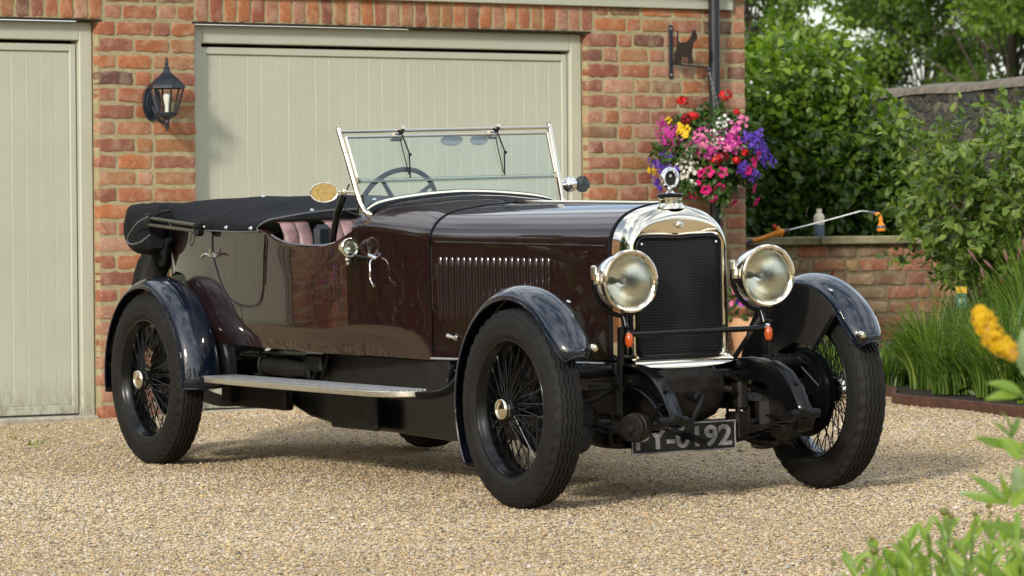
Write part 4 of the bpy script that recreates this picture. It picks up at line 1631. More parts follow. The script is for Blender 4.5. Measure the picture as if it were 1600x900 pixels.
for i, (x, y, h, n, lb) in enumerate(((3.36, -1.95, .30, 420, 'short dark green grass tuft leftmost along the rusty edging'), (3.72, -2.05, .36, 500, 'arching grass clump second from the left behind the rusty edging'), (3.42, -2.42, .58, 850, 'dense bright grass clump behind the middle of the rusty edging'),
                                     (3.15, -2.90, .42, 700, 'low spilling grass clump just below the yellow flower spike'), (3.05, -3.35, .58, 800, 'grass clump at the right end of the bed near the picture edge'), (4.62, -1.50, .66, 700, 'tall grass clump standing behind the plant label'),
                                     (4.75, -1.95, .95, 900, 'tallest arching grass clump right of the plant label'), (4.75, -.95, .36, 450, 'dark grass at the foot of the garden wall left of the plant label'), (5.0, -2.3, 1.0, 900, 'tall grass at the right edge in front of the airy shrub'), (4.2, -1.45, .30, 420, 'low grass filling the middle of the bed left of the label'),
                                     (4.0, -2.6, .72, 900, 'grass clump in the middle of the bed below the plant label'), (2.9, -3.9, .5, 800, 'grass clump outermost on the right along the edging'), (4.3, -.6, .30, 260, 'short grass tuft beside the wing in the shade of the garden wall'))):
    grass_tuft((x, y, gz(x, y) + .03), h, n * 1.25, 80 + i, lb)

# flower stalks with dull pink ears
Rr = random.Random(8)
root = empty('seed_stalks', (4.7, -1.7, gz(4.7, -1.7)), 'thin flower stalks with dull pinkish ears rising above the long grass at the right', 'plant')
b = MB()
ears = []
M_EAR = simple('dusty_pink_ear', (.20, .09, .085), .8)
for (px, py) in ((1558, 300), (1592, 398), (1572, 402), (1546, 415), (1520, 400), (1600, 385), (1536, 430)):
    tp = pt(px, py, 26.3)
    bs = Vector((4.7 + Rr.uniform(-.2, .2), -1.9 + Rr.uniform(-.2, .2), gz(4.7, -1.9)))
    if px == 1558:
        continue
    P = smoothpath([bs, bs.lerp(tp, .5) + Vector((0, 0, .06)), tp], 6)
    b.tube(P, .003, 5)
    d = (tp - P[-3]).normalized()
    e = MB()
    e.tube([tp - d * .03, tp, tp + d * .03, tp + d * .05], [.004, .009, .008, .002], 7)
    ears.append(e.build('ear', M_EAR, None))
s1 = b.build('stalks', M_STEM, None)
under(root, s1, *ears)

# plant label in the bed
c = pt(1502, 462, 26.5)
pr = empty('plant_label', (c.x, c.y, c.z), 'small yellow and green plant label card standing among the grass', 'label')
b = MB()
rz = Matrix.Rotation(-.55, 3, 'Z')
b.bbox((0, 0, -.012), (.064, .003, .125), .001, rz)
b.build('card', M_TAGGRN, pr, smooth=False)
b = MB()
b.bbox(tuple(rz @ Vector((0, -.003, .033))), (.066, .002, .040), .0006, rz)
b.build('yellow_band', M_YELTAG, pr, smooth=False)
b = MB()
pp = [(.017 * math.cos(2 * PI * i / 16), .017 * math.sin(2 * PI * i / 16)) for i in range(16)]
b.prism(pp, lambda p, q, t: tuple(rz @ Vector((p, -.003 - t, -.030 + q))), 0, .0015)
b.build('flower_picture', M_TAGPALE, pr, smooth=False)
b = MB()
b.tube([(0, .003, .02), (0, .003, c.z * -1 + gz(c.x, c.y))], .003, 6)
b.build('label_stick', M_STEM, pr)

# dark red spear leaf beside the wing
c = pt(1293, 440, 28.2)
root = empty('red_leaved_plant', (c.x, c.y, gz(c.x, c.y)), 'single dark red spear shaped leaf rising behind the far front wing', 'plant')
b = MB()
tip, bs = pt(1305, 417, 28.2), pt(1283, 468, 28.2)
side = RT * .5
W0 = (tip - bs)
rows = []
for i in range(9):
    t = i / 8
    p = bs.lerp(tip, t)
    w = .030 * math.sin(PI * min(1, .15 + t * .85)) ** 1.0 * (1 - t * .3) if i < 8 else .0006
    rows.append([tuple(p - RT * w), tuple(p + FW * .008), tuple(p + RT * w)])
b.grid(rows)
l1 = b.build('leaf', simple('dark_red_leaf', (.16, .03, .025), .5), None)
b = MB()
b.tube([bs, Vector((c.x, c.y, gz(c.x, c.y)))], .006, 6)
l2 = b.build('stem', M_BARK, None)
under(root, l1, l2)


# watering lance resting on the wall
def wand():
    D = 28.55
    P = lambda x, y, d=0: pt(x, y, D + d)
    root = empty('watering_lance', tuple(P(1225, 362)), 'orange handled watering lance with a bent metal tube resting on the garden wall coping', 'garden tool')
    obs = []
    b = MB()
    b.tube(smoothpath([P(1176, 377), P(1190, 373), P(1204, 368), P(1217, 364), P(1226, 361)], 4), [.014, .014, .0145, .016, .016, .0155, .015, .0155, .016, .017, .018, .020, .021, .020, .018, .016, .014], 12)
    b.tube([P(1214, 354), P(1217, 361), P(1222, 369)], [.012, .018, .011], 10)
    obs.append(b.build('handle', M_ORANGE, None))
    b = MB()
    b.tube([P(1211, 357), P(1209, 353), P(1213, 351)], [.008, .011, .006], 10)
    obs.append(b.build('trigger', M_REDPL, None))
    for pth, rr_ in (([P(1219, 363), P(1228, 361), P(1234, 359.5)], [.015, .014, .009]), ([P(1356, 331), P(1369, 334)], [.009, .0135]), ([P(1162, 382), P(1168, 379.5), P(1177, 376)], [.009, .013, .0135])):
        b = MB()
        b.tube(pth, rr_, 12)
        obs.append(b.build('collar', M_GREYPL, None))
    b = MB()
    b.tube(smoothpath([P(1233, 359.5), P(1290, 345), P(1336, 332.5), P(1345, 330.2), P(1352, 330.3), P(1358, 331.5)], 5), .0058, 10)
    obs.append(b.build('tube', M_ALU, None))
    b = MB()
    b.tube(smoothpath([P(1367, 334), P(1374, 336), P(1376, 343), P(1376.5, 349)], 5), .0135, 12)
    b.tube([P(1376.5, 348), P(1377, 353), P(1377.3, 359), P(1377.5, 361)], [.014, .027, .030, .026], 16)
    obs.append(b.build('rose_head', M_ORANGE, None))
    b = MB()
    b.tube([P(1376.9, 352.5), P(1377.1, 356.5)], [.0285, .0315], 16)
    obs.append(b.build('rose_ring', M_GREYPL, None))
    b = MB()
    b.tube(smoothpath([P(1164, 382), P(1150, 388), P(1140, 400, .1), P(1136, 430, .1), P(1140, 520, .0)], 5), .008, 8)
    obs.append(b.build('hose', M_YELTAG, None))
    under(root, *obs)


wand()

# bottle on the coping
c = pt(1280, 361, 29.0)
zt = GTOP
bt = empty('plastic_bottle', (c.x, c.y, zt), 'milky plastic bottle half full of blue grey liquid on the coping', 'bottle')
b = MB()
b.lathe([(.001, .0), (.032, .001), (.035, .006), (.035, .080)], (0, 0, 0), n=24)
b.build('liquid', M_BLUELIQ, bt)
b = MB()
b.lathe([(.035, .080), (.035, .128), (.030, .143), (.018, .152), (.016, .160)], (0, 0, 0), n=24)
b.build('shoulder', M_WHITEPL, bt)
b = MB()
b.lathe([(.0165, .158), (.018, .160), (.018, .178), (.016, .181), (.001, .182)], (0, 0, 0), n=20)
b.build('cap', M_WHITEPL, bt)


# terracotta pot with flowers at the garage corner
def pot(loc, s, label, mat, flowers=True, seed=1):
    t = empty('flower_pot', loc, label, 'plant pot', None)
    b = MB()
    b.lathe([(.001, .0), (.085 * s, .0), (.09 * s, .01), (.125 * s, .20 * s), (.128 * s, .21 * s), (.142 * s, .215 * s), (.146 * s, .235 * s), (.142 * s, .262 * s), (.125 * s, .264 * s), (.118 * s, .23 * s), (.001, .225 * s)], (0, 0, 0), n=36)
    b.build('pot', mat, t)
    if flowers:
        def sp_(R, n):
            v = R.normal(0, 1, (n, 3))
            v /= np.linalg.norm(v, axis=1)[:, None]
            return v * np.array([.17, .17, .09]) * s + np.array([0, 0, .31 * s]), v
        leaf_cloud('foliage', 420, sp_, .045, M_FLEAF, t, seed, .6)['kind'] = 'stuff'
        Rr = random.Random(seed)
        for nm, mt, n in (('pink_blossom', P_PINK, 26), ('magenta_blossom', P_MAGENTA, 14), ('violet_blossom', P_PURPLE, 18)):
            m = MB()
            for k in range(n):
                v = Vector((Rr.gauss(0, 1), Rr.gauss(0, 1) - .4, abs(Rr.gauss(0, .8)))).normalized()
                small_flower(m, Vector((v.x * .18 * s, v.y * .18 * s, .31 * s + v.z * .10 * s)), v, .022, Rr)
            m.build(nm, mt, t, angle=60)['kind'] = 'stuff'
    return t


pot((3.80, -.42, gz(3.8, -.42) + .0), 1.45, 'pale terracotta pot of pink and violet flowers at the foot of the brick pier', M_TERRAP, True, 12)
pot((-5.6, -.5, gz(-5.6, -.5)), 2.3, 'large terracotta pot by the brickwork beyond the left garage door', M_TERRA, True, 13)

# weeds in the gravel
for i, (px, py) in enumerate(((22, 688), (70, 694), (49, 700), (107, 787), (535, 758), (1068, 722), (1218, 750))):
    D = (ORG - CAM).dot(GN) / ((px - 800) / FPX * RT - (py - 450) / FPX * UP + FW).dot(GN)
    c = pt(px, py, D)
    w = empty('weed', (c.x, c.y, gz(c.x, c.y)), ['small green weed in the gravel before the left door, leftmost', 'small green weed in the gravel before the left door, right of its neighbour', 'tall thin weed in the gravel before the left door, nearest the viewer', 'tiny weed in the open gravel at the lower left',
                                              'tiny weed in the gravel below the running board', 'tiny weed in the gravel under the number plate', 'tiny weed in the gravel beside the far front tyre'][i], 'weed', 'weeds in the gravel')
    sc = (.018, .018, .030, .010, .008, .008, .008)[i]
    o = leaf_cloud('leaves', 14, lambda R, n: (R.normal(0, sc * .5, (n, 3)) * np.array([1, 1, .4]) + np.array([0, 0, sc * .5]), R.normal(0, .5, (n, 3)) + np.array([0, 0, 1])), sc * .9, M_FGLEAF, w, 90 + i, .4)

# ------------------------------------------------------------------ the car (own frame: x forward, y to its left, z up, origin below the front axle)
car = empty('vintage_car', (0, 0, 0), 'maroon open vintage tourer with blue black wings and nickel radiator parked on the gravel', 'car')
car.matrix_world = Matrix.Translation(ORG) @ QM.to_4x4()
WR, WB, TR = .405, 3.50, .72


def make_wheel(parent, loc, face=-1, kind='wheel', tilt=None, hub=True):
    """face=-1: outer side towards -y"""
    s = MB()
    # hub barrel
    s.lathe([(.001, -.078), (.043, -.076), (.047, -.066), (.040, -.060), (.036, .030), (.060, .040), (.062, .052), (.040, .060)], (0, 0, 0), (0, 1, 0), 24)
    R = random.Random(5)
    n = 24
    for i in range(n):
        a = 2 * PI * i / n
        for (dh, rh, yh, yr, rr) in ((.42, .045, -.066, -.012, .262), (-.42, .045, -.062, -.024, .262)):
            p0 = (rh * math.cos(a), yh, rh * math.sin(a))
            p1 = (rr * math.cos(a + dh), yr, rr * math.sin(a + dh))
            s.tube([p0, p1], .0025, 5, caps=False)
    n = 16
    for i in range(n):
        a = 2 * PI * (i + .5) / n
        for (dh, rh, yh, yr, rr) in ((.62, .058, .046, .018, .262), (-.62, .058, .042, .006, .262)):
            p0 = (rh * math.cos(a), yh, rh * math.sin(a))
            p1 = (rr * math.cos(a + dh), yr, rr * math.sin(a + dh))
            s.tube([p0, p1], .0025, 5, caps=False)
    w = s.build(kind, M_BLACKGLOSS, parent, angle=50)
    # rim
    r = MB()
    r.lathe([(.281, -.052), (.284, -.056), (.281, -.060), (.274, -.059), (.268, -.050), (.264, -.040), (.254, -.030), (.250, 0), (.254, .030), (.264, .040), (.268, .050), (.274, .059), (.281, .060), (.284, .056), (.281, .052),
             (.274, .046), (.262, .030), (.258, 0), (.262, -.030), (.274, -.046), (.281, -.052)], (0, 0, 0), (0, 1, 0), 96)
    rim = r.build('rim', M_BLACKGLOSS, w, angle=40)
    # tyre with a zigzag ribbed tread
    prof = [(.276, -.050, 0), (.283, -.060, 0), (.296, -.068, 0), (.302, -.0705, 0), (.305, -.0715, 0), (.3065, -.0735, 0), (.310, -.0722, 0), (.325, -.0750, 0), (.345, -.0745, 0), (.362, -.0700, 0), (.374, -.0645, 0), (.378, -.0655, 0), (.386, -.0620, 1)]
    tread = []
    ys = []
    y = -.058
    grooves = [-.040, -.020, 0, .020, .040]
    tr = [(.3925, -.0585, 1)]
    for g in grooves:
        tr += [(.4030 if abs(g) < .03 else .4000, g - .0050, 2), (.3960, g - .0026, 2), (.3955, g + .0026, 2), (.4030 if abs(g) < .03 else .4000, g + .0050, 2)]
    tr += [(.3925, .0585, 1)]
    prof = prof + tr + [(a, -b, c) for a, b, c in reversed(prof)]
    N = 168
    V = []
    for i in range(N):
        a = 2 * PI * i / N
        ph = (i % 4)
        zig = (-1, 0, 1, 0)[ph] * .0045
        blk = (1, 0, 0, 0)[ph]
        for (rr, yy, c) in prof:
            if c == 2:
                V.append((rr * math.cos(a), yy + zig, rr * math.sin(a)))
            elif c == 1:
                r2 = rr - (.0095 if ph in (0, 1) else 0)
                V.append((r2 * math.cos(a), yy, r2 * math.sin(a)))
            else:
                V.append((rr * math.cos(a), yy, rr * math.sin(a)))
    k = len(prof)
    F = [(i * k + j, i * k + j + 1, ((i + 1) % N) * k + j + 1, ((i + 1) % N) * k + j) for i in range(N) for j in range(k - 1)]
    ty = MB()
    ty.add(V, F)
    ty.build('tyre', M_RUBBER, w, angle=32)
    if hub:
        h = MB()
        h.lathe([(.030, -.070), (.0430, -.076), (.0455, -.084), (.0440, -.098), (.040, -.104), (.034, -.1055), (.032, -.102), (.024, -.1035), (.010, -.1085), (.001, -.1095)], (0, 0, 0), (0, 1, 0), 36)
        h.build('hub_cap', M_NICKEL, w, angle=28)
    w.location = loc
    if face > 0:
        w.rotation_euler = (0, 0, PI)
    return w


wheel0 = make_wheel(car, (0, -TR, WR))


def copy_part(o, parent):
    c = o.copy()
    col.objects.link(c)
    c.parent = parent
    for ch in o.children:
        copy_part(ch, c)
    return c


for (x, y, rz) in ((0, TR, PI), (-WB, -TR, 0), (-WB, TR, PI)):
    w = copy_part(wheel0, car)
    w.location = (x, y, WR)
    w.rotation_euler = (0, rad(17 * (x - y)), rz)
    w.rotation_euler = (0, 0, rz)
sp = copy_part(wheel0, car)
sp.location = (-4.36, -.03, .76)
sp.rotation_euler = (rad(0), 0, -PI / 2)
sp['label'] = 'spare wheel behind the folded hood'
sp.name = 'spare_wheel'

# brake drums
for (x, y, r) in ((0, -1, .175), (0, 1, .175), (-WB, -1, .175), (-WB, 1, .175)):
    b = MB()
    yy = y * (TR - .075)
    b.lathe([(.001, -.055), (.06, -.058), (.065, -.048), (.150, -.045), (.168, -.038), (.170, -.010), (r + .012, -.008), (r + .012, 0), (r, .002), (r, .028), (r - .01, .034), (.05, .036)], (x, yy, WR), (0, y, 0), 48)
    for k in range(6):
        a = k * PI / 3
        b.lathe([(.001, -.064), (.009, -.062), (.009, -.045)], (x + .10 * math.cos(a), yy, WR + .10 * math.sin(a)), (0, y, 0), 6)
    b.build('brake_drum', M_BLACKGLOSS, car)

# ---- section curves of bonnet / scuttle
HW = [(-4.09, .02), (-4.07, .16), (-4.02, .28), (-3.93, .40), (-3.80, .49), (-3.62, .553), (-3.40, .592), (-3.10, .617), (-2.70, .628), (-2.40, .622), (-2.10, .600), (-1.80, .551), (-1.60, .505), (-1.45, .465), (-1.30, .425), (-.06, .245)]
ZSH = [(-4.09, 1.10), (-3.6, 1.115), (-3.0, 1.115), (-2.66, 1.115), (-2.56, 1.112), (-2.50, 1.095), (-2.43, 1.068), (-2.34, 1.048), (-2.20, 1.036), (-2.05, 1.034), (-1.95, 1.042), (-1.88, 1.062), (-1.82, 1.090), (-1.78, 1.105), (-1.70, 1.105), (-1.50, 1.09), (-1.30, 1.065), (-.7, 1.045), (-.06, 1.02)]
ZC = [(-1.80, 1.250), (-1.70, 1.250), (-1.5, 1.232), (-1.30, 1.214), (-.7, 1.212), (-.06, 1.208)]
REARC = [(1, 0), (.990, .16), (.955, .36), (.89, .555), (.80, .71), (.66, .815), (.487, .890), (.25, .965), (0, 1)]
FRONTC = [(1, 0), (.985, .22), (.93, .43), (.83, .62), (.68, .78), (.50, .885), (.33, .945), (.16, .985), (0, 1)]


def arch(X, n=22, z_sh=None):
    w, z0, zc = sinterp(X, HW), (z_sh if z_sh is not None else sinterp(X, ZSH)), sinterp(X, ZC)
    t = sm((X + 1.3) / 1.24)
    keys = [Vector(((1 - t) * a[0] + t * b[0], (1 - t) * a[1] + t * b[1], 0)) for a, b in zip(REARC, FRONTC)]
    pts = smoothpath(keys, 3)
    return [(X, -w * p.x, z0 + (zc - z0) * p.y) for p in pts]


def full_section(X, zb, narrow_bottom=.97, nside=8):
    half = []
    w, z0 = sinterp(X, HW), sinterp(X, ZSH)
    for i in range(nside):
        t = i / nside
        z = zb + (z0 - zb) * t
        yw = w * (narrow_bottom + (1 - narrow_bottom) * sm(t * 1.8))
        half.append((X, -yw, z))
    half += arch(X)
    other = [(x, -y, z) for (x, y, z) in reversed(half[:-1])]
    return half + other


def ZB(X):
    return interp(X, [(-4.1, .66), (-3.9, .60), (-3.2, .580), (-2.6, .570), (-1.8, .558), (-1.3, .545), (-.06, .565)])


# bonnet
b = MB()
rows = [full_section(-.085 - 1.205 * i / 30, ZB(-.06 - 1.24 * i / 30) + .012, 1.0) for i in range(31)]
b.grid(rows)
bonnet = b.build('bonnet', M_MAROON, car, angle=60)
# rolled rear edge bead between bonnet and scuttle
b = MB()
sec = full_section(-1.297, ZB(-1.3), 1.0)
b.tube([(p[0], p[1] * 1.004, p[2] + .001) for p in sec], .0045, 6)
b.build('bonnet_tape', M_BLACKGLOSS, car)
b = MB()
sec = full_section(-.082, .575, 1.0)
b.tube([(p[0], p[1] * 1.006, p[2] + .001) for p in sec], .006, 6)
b.build('radiator_tape', M_CANVAS, car)
# centre hinge
b = MB()
b.tube([(-.085, 0, 1.2125), (-.7, 0, 1.2165), (-1.30, 0, 1.2185)], .0055, 8)
b.build('top_hinge', M_NICKEL, bonnet)
# side hinges
for s in (-1, 1):
    b = MB()
    seg = 13
    for i in range(seg):
        x0, x1 = -.10 - 1.16 * i / seg, -.10 - 1.16 * (i + (.98 if i % 2 == 0 else .98)) / seg
        y0, y1 = s * (sinterp(x0, HW) + .0015), s * (sinterp(x1, HW) + .0015)
        z0, z1 = interp(x0, [(-1.3, 1.057), (-.05, 1.043)]), interp(x1, [(-1.3, 1.057), (-.05, 1.043)])
        b.tube([(x0, y0, z0), (x1, y1, z1)], .0034 if i % 2 == 0 else .0026, 6)
    b.build('side_hinge', M_MAROON, bonnet)
# louvres
for s in (-1, 1):
    b = MB()
    n = 19
    for i in range(n):
        X = -1.232 + (.745) * i / (n - 1)
        dY = (.425 - .245) / 1.24
        yb = sinterp(X, HW)
        z0, z1 = .715, .992
        pts_out = []
        # a pressed rib: opens to the rear
        K = 14
        rows = []
        for k in range(K + 1):
            t = k / K
            z = z0 + (z1 - z0) * t
            e = min(1, min(t, 1 - t) * 14)
            e = math.sqrt(max(0, 1 - (1 - e) ** 2))
            rows.append([(X + q * (.55 + .45 * e), s * (yb + .0004 + hgt * e - dY * q), z) for q, hgt in ((-.0125, 0), (-.0095, .0060), (-.0045, .0095), (.0035, .0095), (.0090, .0060), (.0125, 0))])
        b.grid(rows)
    b.build('louvres', M_MAROON_DIM, bonnet, angle=60)
# bonnet catch
for s in (-1, 1):
    b = MB()
    b.lathe([(.001, .016), (.010, .014), (.013, .006), (.008, 0)], (-1.12, s * .40, .645), (0, s, 0), 14)
    b.tube([(-1.12, s * .412, .645), (-1.16, s * .425, .655)], [.006, .010], 10)
    b.build('bonnet_catch', M_NICKEL, bonnet)
    b = MB()
    b.tube([(-1.30, s * .432, .553), (-.12, s * .258, .560)], .0055, 8)
    b.build('side_moulding', M_ALU, bonnet)

# body tub: sides + scuttle
NS = 64
b = MB()
rows = []
xs_ = [-1.302 - (4.088 - 1.302) * (1 - math.cos(PI / 2 * i / NS)) ** .0 * (i / NS) for i in range(NS + 1)]
# finer near the tail
xs_ = [-1.302 - 2.4 * i / 40 for i in range(41)] + [-3.702 - .386 * math.sin(PI / 2 * i / 16) for i in range(1, 17)]
NSIDE = 12
for X in xs_:
    w, z0, zb = sinterp(X, HW), sinterp(X, ZSH), ZB(X)
    half = []
    half.append((X, -w * .90, zb - .004))
    for i in range(NSIDE):
        t = i / (NSIDE - 1)
        z = zb + (z0 - zb) * t
        k = .94 + .06 * sm(t * 3.2) if X < -1.35 else 1 - .0 * t
        k = (.955 + .045 * sm(t * 5)) * sm((-1.3 - X) / .3) + (1 - sm((-1.3 - X) / .3))
        top = 1 - .012 * sm((t - .75) * 4) * sm((-1.9 - X) / .3)
        half.append((X, -w * k * top, z))
    rows.append(half)
for sgn in (-1, 1):
    b.grid([[(x, -sgn * y, z) for x, y, z in r] for r in rows])
# scuttle top
rs = []
for i in range(13):
    X = -1.302 - .488 * i / 12
    a = arch(X)
    a2 = [(x, -y, z) for x, y, z in reversed(a[:-1])]
    rs.append(a + a2)
b.grid(rs)
# rolled inner lip of the scuttle
a = [Vector(p) for p in rs[-1]]
b.grid([[tuple(p) for p in a], [tuple(p + Vector((-.012, 0, -.010))) for p in a], [tuple(Vector((p.x - .012, p.y * .95, p.z - .05))) for p in a]])
body = b.build('body', M_MAROON, car, angle=50)
# rolled cockpit edge (glossy)
for s in (-1, 1):
    b = MB()
    e = []
    for i in range(30):
        X = -1.79 - .95 * i / 29
        e.append((X, s * (sinterp(X, HW) * .985 - .008), sinterp(X, ZSH) - .003))
    b.tube(e, .013, 10)
    b.grid([[(x, y - s * .004, z) for x, y, z in e], [(x, y - s * .030, z - .012) for x, y, z in e], [(x, y - s * .034, z - .30) for x, y, z in e]])
    b.build('cockpit_edge', M_MAROON, body)
# rear deck top under the tonneau, tail closure and floor
b = MB()
rr = []
for X in [-2.5, -3.0, -3.4, -3.7, -3.9, -4.0, -4.06]:
    w = sinterp(X, HW) * .98
    rr.append([(X, w * k, sinterp(X, ZSH) - .006 + .03 * (1 - k * k)) for k in (-1, -.7, -.35, 0, .35, .7, 1)])
b.grid(rr)
rr = []
for X in [-1.32, -1.8, -2.5, -3.2, -3.8, -4.05]:
    w = sinterp(X, HW) * .90
    rr.append([(X, w * k, ZB(X) - .003) for k in (-1, 0, 1)])
b.grid(rr)
b.build('floor', M_CHASSIS, car)
# inside bulkhead / dashboard
b = MB()
b.bbox((-1.83, 0, 1.13), (.02, .98, .15), .006)
b.build('dashboard', M_OLIVE, car)

# door shut lines: thin dark grooves with painted beads (surface strips following the side)
def side_strip(mb, pts, r, off=.0005, s=-1):
    P = []
    for (X, z) in smooth2(pts):
        w, z0, zb = sinterp(X, HW), sinterp(X, ZSH), ZB(X)
        t = (z - zb) / (z0 - zb)
        k = .955 + .045 * sm(t * 5)
        top = 1 - .012 * sm((t - .75) * 4) * sm((-1.9 - X) / .3)
        P.append((X, s * (w * k * top + off), z))
    mb.tube(P, r, 6)


def smooth2(pts):
    return [(p.x, p.y) for p in smoothpath([(a, c, 0) for a, c in pts], 6)]


DOOR = [(-3.075, 1.095), (-3.06, 1.0), (-3.02, .92), (-2.955, .84), (-2.88, .79), (-2.78, .765), (-2.66, .760), (-2.575, .775), (-2.535, .83), (-2.520, .92), (-2.515, 1.0), (-2.510, 1.085)]
for s in (-1, 1):
    b = MB()
    side_strip(b, DOOR, .0034, .0, s)
    dr = b.build('rear_door', M_BLACKGLOSS, body)
    b = MB()
    side_strip(b, [(x + (.010 if x > -2.6 else -.009), z - (.008 if z < .8 else 0)) for x, z in DOOR], .0022, .0008, s)
    side_strip(b, [(-2.485, 1.07), (-2.490, 1.0), (-2.497, .92), (-2.505, .86)], .0026, .0012, s)
    b.build('door_bead', M_MAROON, dr)
    b = MB()
    side_strip(b, [(-2.76, .765), (-2.75, .68), (-2.745, .60)], .0012, .0004, s)
    b.build('panel_seam', M_MAROON, dr)
    w = sinterp(-3.05, HW)
    b = MB()
    c = Vector((-3.045, s * (w + .016), .985))
    b.lathe([(.014, -.014), (.011, -.004), (.009, .010), (.001, .013)], c, (0, s, 0), 14)
    b.tube(smoothpath([c + Vector((-.075, s * .012, -.004)), c + Vector((-.04, s * .012, .008)), c, c + Vector((.045, s * .010, .010)), c + Vector((.095, s * .010, .004))], 5), [.004 + .004 * abs(i - 10) / 10 for i in range(21)], 8)
    b.tube([c + Vector((0, s * .008, .0)), c + Vector((.004, s * .012, .034))], [.006, .003], 8)
    b.build('door_handle', M_CHROME, dr)

# ---- seats: fluted
def pleated(mb, x, y0, y1, z0, z1, n, lean, R):
    w = (y1 - y0) / n
    for i in range(n):
        yc = y0 + w * (i + .5)
        rows = []
        for j in range(9):
            t = j / 8
            z = z0 + (z1 - z0) * t
            xx = x - lean * t - .03 * math.sin(PI * t) * 0
            ring = []
            for k in range(9):
                a = PI * k / 8
                ring.append((xx + .020 * math.sin(a) + (.0 if t < .9 else -.03 * (t - .9) * 10), yc - w * .5 * math.cos(a), z - (0 if t < .95 else .0)))
            rows.append(ring)
        rows.append([(p[0] - .08, p[1], p[2] + .012) for p in rows[-1]])
        mb.grid(rows)


Rn = random.Random(9)
for (y0, y1, nm) in ((-.57, -.425, 0), (-.345, .56, 1)):
    b = MB()
    n = 2 if nm == 0 else 12
    pleated(b, -2.36, y0, y1, .70, 1.135, n, .07, Rn)
    b.bbox((-2.20, (y0 + y1) / 2, .70), (.42, y1 - y0, .12), .03)
    b.build('seat', M_SEAT, car, angle=40)
b = MB()
b.bbox((-2.405, -.385, .915), (.05, .085, .42), .02)  # added strip, dark of the gap between the squabs put into navy colour
b.build('seat_gap_strip', M_SEATB, car)
b = MB()
b.grid([[(-1.9, y, .60) for y in (-.5, 0, .5)], [(-2.5, y, .60) for y in (-.55, 0, .55)]])
b.build('carpet', M_SEATB, car)

# ---- tonneau cover
b = MB()
rows = []
NX = 28
for i in range(NX + 1):
    t = i / NX
    X = -2.455 - 1.30 * t
    w = sinterp(X, HW) + .012
    zr = 1.128 + .012 * sm(t * 1.5) + .062 * sm((t - .72) / .28)
    zc = 1.195 + .050 * sm(t * 2.2)
    zh = 1.098 + .004 * t + (.036 * sm((t - .80) / .2))
    k_ = [-1.006, -1.008, -1.0, -.985, -.95, -.85, -.7, -.5, -.25, 0]
    z_ = [zh, zr - .014, zr, zr + .010, zr + .022, zr + (zc - zr) * .50, zr + (zc - zr) * .72, zr + (zc - zr) * .90, zc - .004, zc]
    xo = [-.105 + .02, -.095, -.075, -.05, -.03, 0, .012, .015, .010, .008]       # front corner is cut back
    half = []
    for kk, zz, xx in zip(k_, z_, xo):
        dent = -.007 * math.sin(PI * t) * (1 - abs(kk) ** 2) * math.cos(kk * 5 + t * 9) - .004 * math.cos(t * 14 + kk * 3) * (1 if abs(kk) < .99 else .3)
        half.append((X + xx * (1 - sm(t * 2.5)), kk * w, zz + dent))
    rows.append(half + [(x, -y, z) for x, y, z in reversed(half[:-1])])
b.grid(rows)
ton = b.build('tonneau_cover', M_CANVAS, car, angle=70, solid=.004)
b = MB()
hem = [r[0] for r in rows]
b.tube(hem, .0038, 6)
b.tube([(p[0] + .002, p[1], p[2]) for p in rows[0]], .0040, 6)
b.tube([(x, -y, z) for x, y, z in hem], .0038, 6)
b.build('piping', M_PIPING, ton)
for s in (-1, 1):
    for (X, dz, ins) in ((-2.60, .016, 0), (-2.86, .018, 0), (-3.12, .020, 0)):
        w = sinterp(X, HW) + .014
        b = MB()
        b.lathe([(.010, -.002), (.011, .004), (.007, .008), (.001, .009)], (X, s * w, 1.098 + dz), (0, s, 0), 12)
        b.lathe([(.005, .008), (.007, .013), (.001, .017)], (X, s * w, 1.098 + dz), (0, s, 0), 10)
        b.build('press_stud', M_CHROME, ton)
for (X, Y, Z) in ((-3.58, -.10, 1.240), (-2.66, .02, 1.222), (-2.47, -.40, 1.185)):
    b = MB()
    b.lathe([(.010, -.004), (.011, .004), (.007, .010), (.001, .012)], (X, Y, Z), (0, 0, 1), 12)
    b.build('press_stud', M_CHROME, ton)

# ---- folded hood in its bag, hanging round the tail
b = MB()
U = [(-3.74, -.590, 1.120), (-3.82, -.585, 1.118), (-3.92, -.560, 1.118), (-4.06, -.505, 1.120), (-4.19, -.36, 1.118), (-4.25, -.18, 1.118), (-4.27, 0, 1.118)]
U = U + [(x, -y, z) for x, y, z in reversed(U[:-1])]
path = smoothpath(U, 4)
n = len(path)
rows = []
Rb = random.Random(2)
for i, p in enumerate(path):
    t0 = path[min(i + 1, n - 1)] - path[max(i - 1, 0)]
    t0.normalize()
    side = Vector((t0.y, -t0.x, 0)).normalized()
    if side.dot(Vector((p.x + 3.5, p.y, 0))) < 0:
        side = -side
    e = min(1, min(i, n - 1 - i) / 7)
    e = math.sin(e * PI / 2) ** .6
    ring = []
    for j in range(20):
        a = 2 * PI * j / 20
        ca, sa = math.cos(a), math.sin(a)
        rx = .100 * abs(ca) ** .8 * (1 if ca > 0 else -1)
        rz = .105 * abs(sa) ** .8 * (1 if sa > 0 else -1)
        dr = -.045 * max(0, -sa) * (1 - e * .2)
        f = .42 + .58 * e
        wob = .006 * math.sin(i * .9 + j * 1.3) + .004 * math.sin(i * 2.1 - j)
        q = p + side * (rx * f + wob) + Vector((0, 0, rz * f + dr + wob * .7 - .02 * (1 - e)))
        ring.append(tuple(q))
    rows.append(ring)
b.grid(rows, closed=True)
b.add(rows[0], [tuple(range(20))])
b.add(rows[-1], [tuple(range(19, -1, -1))])
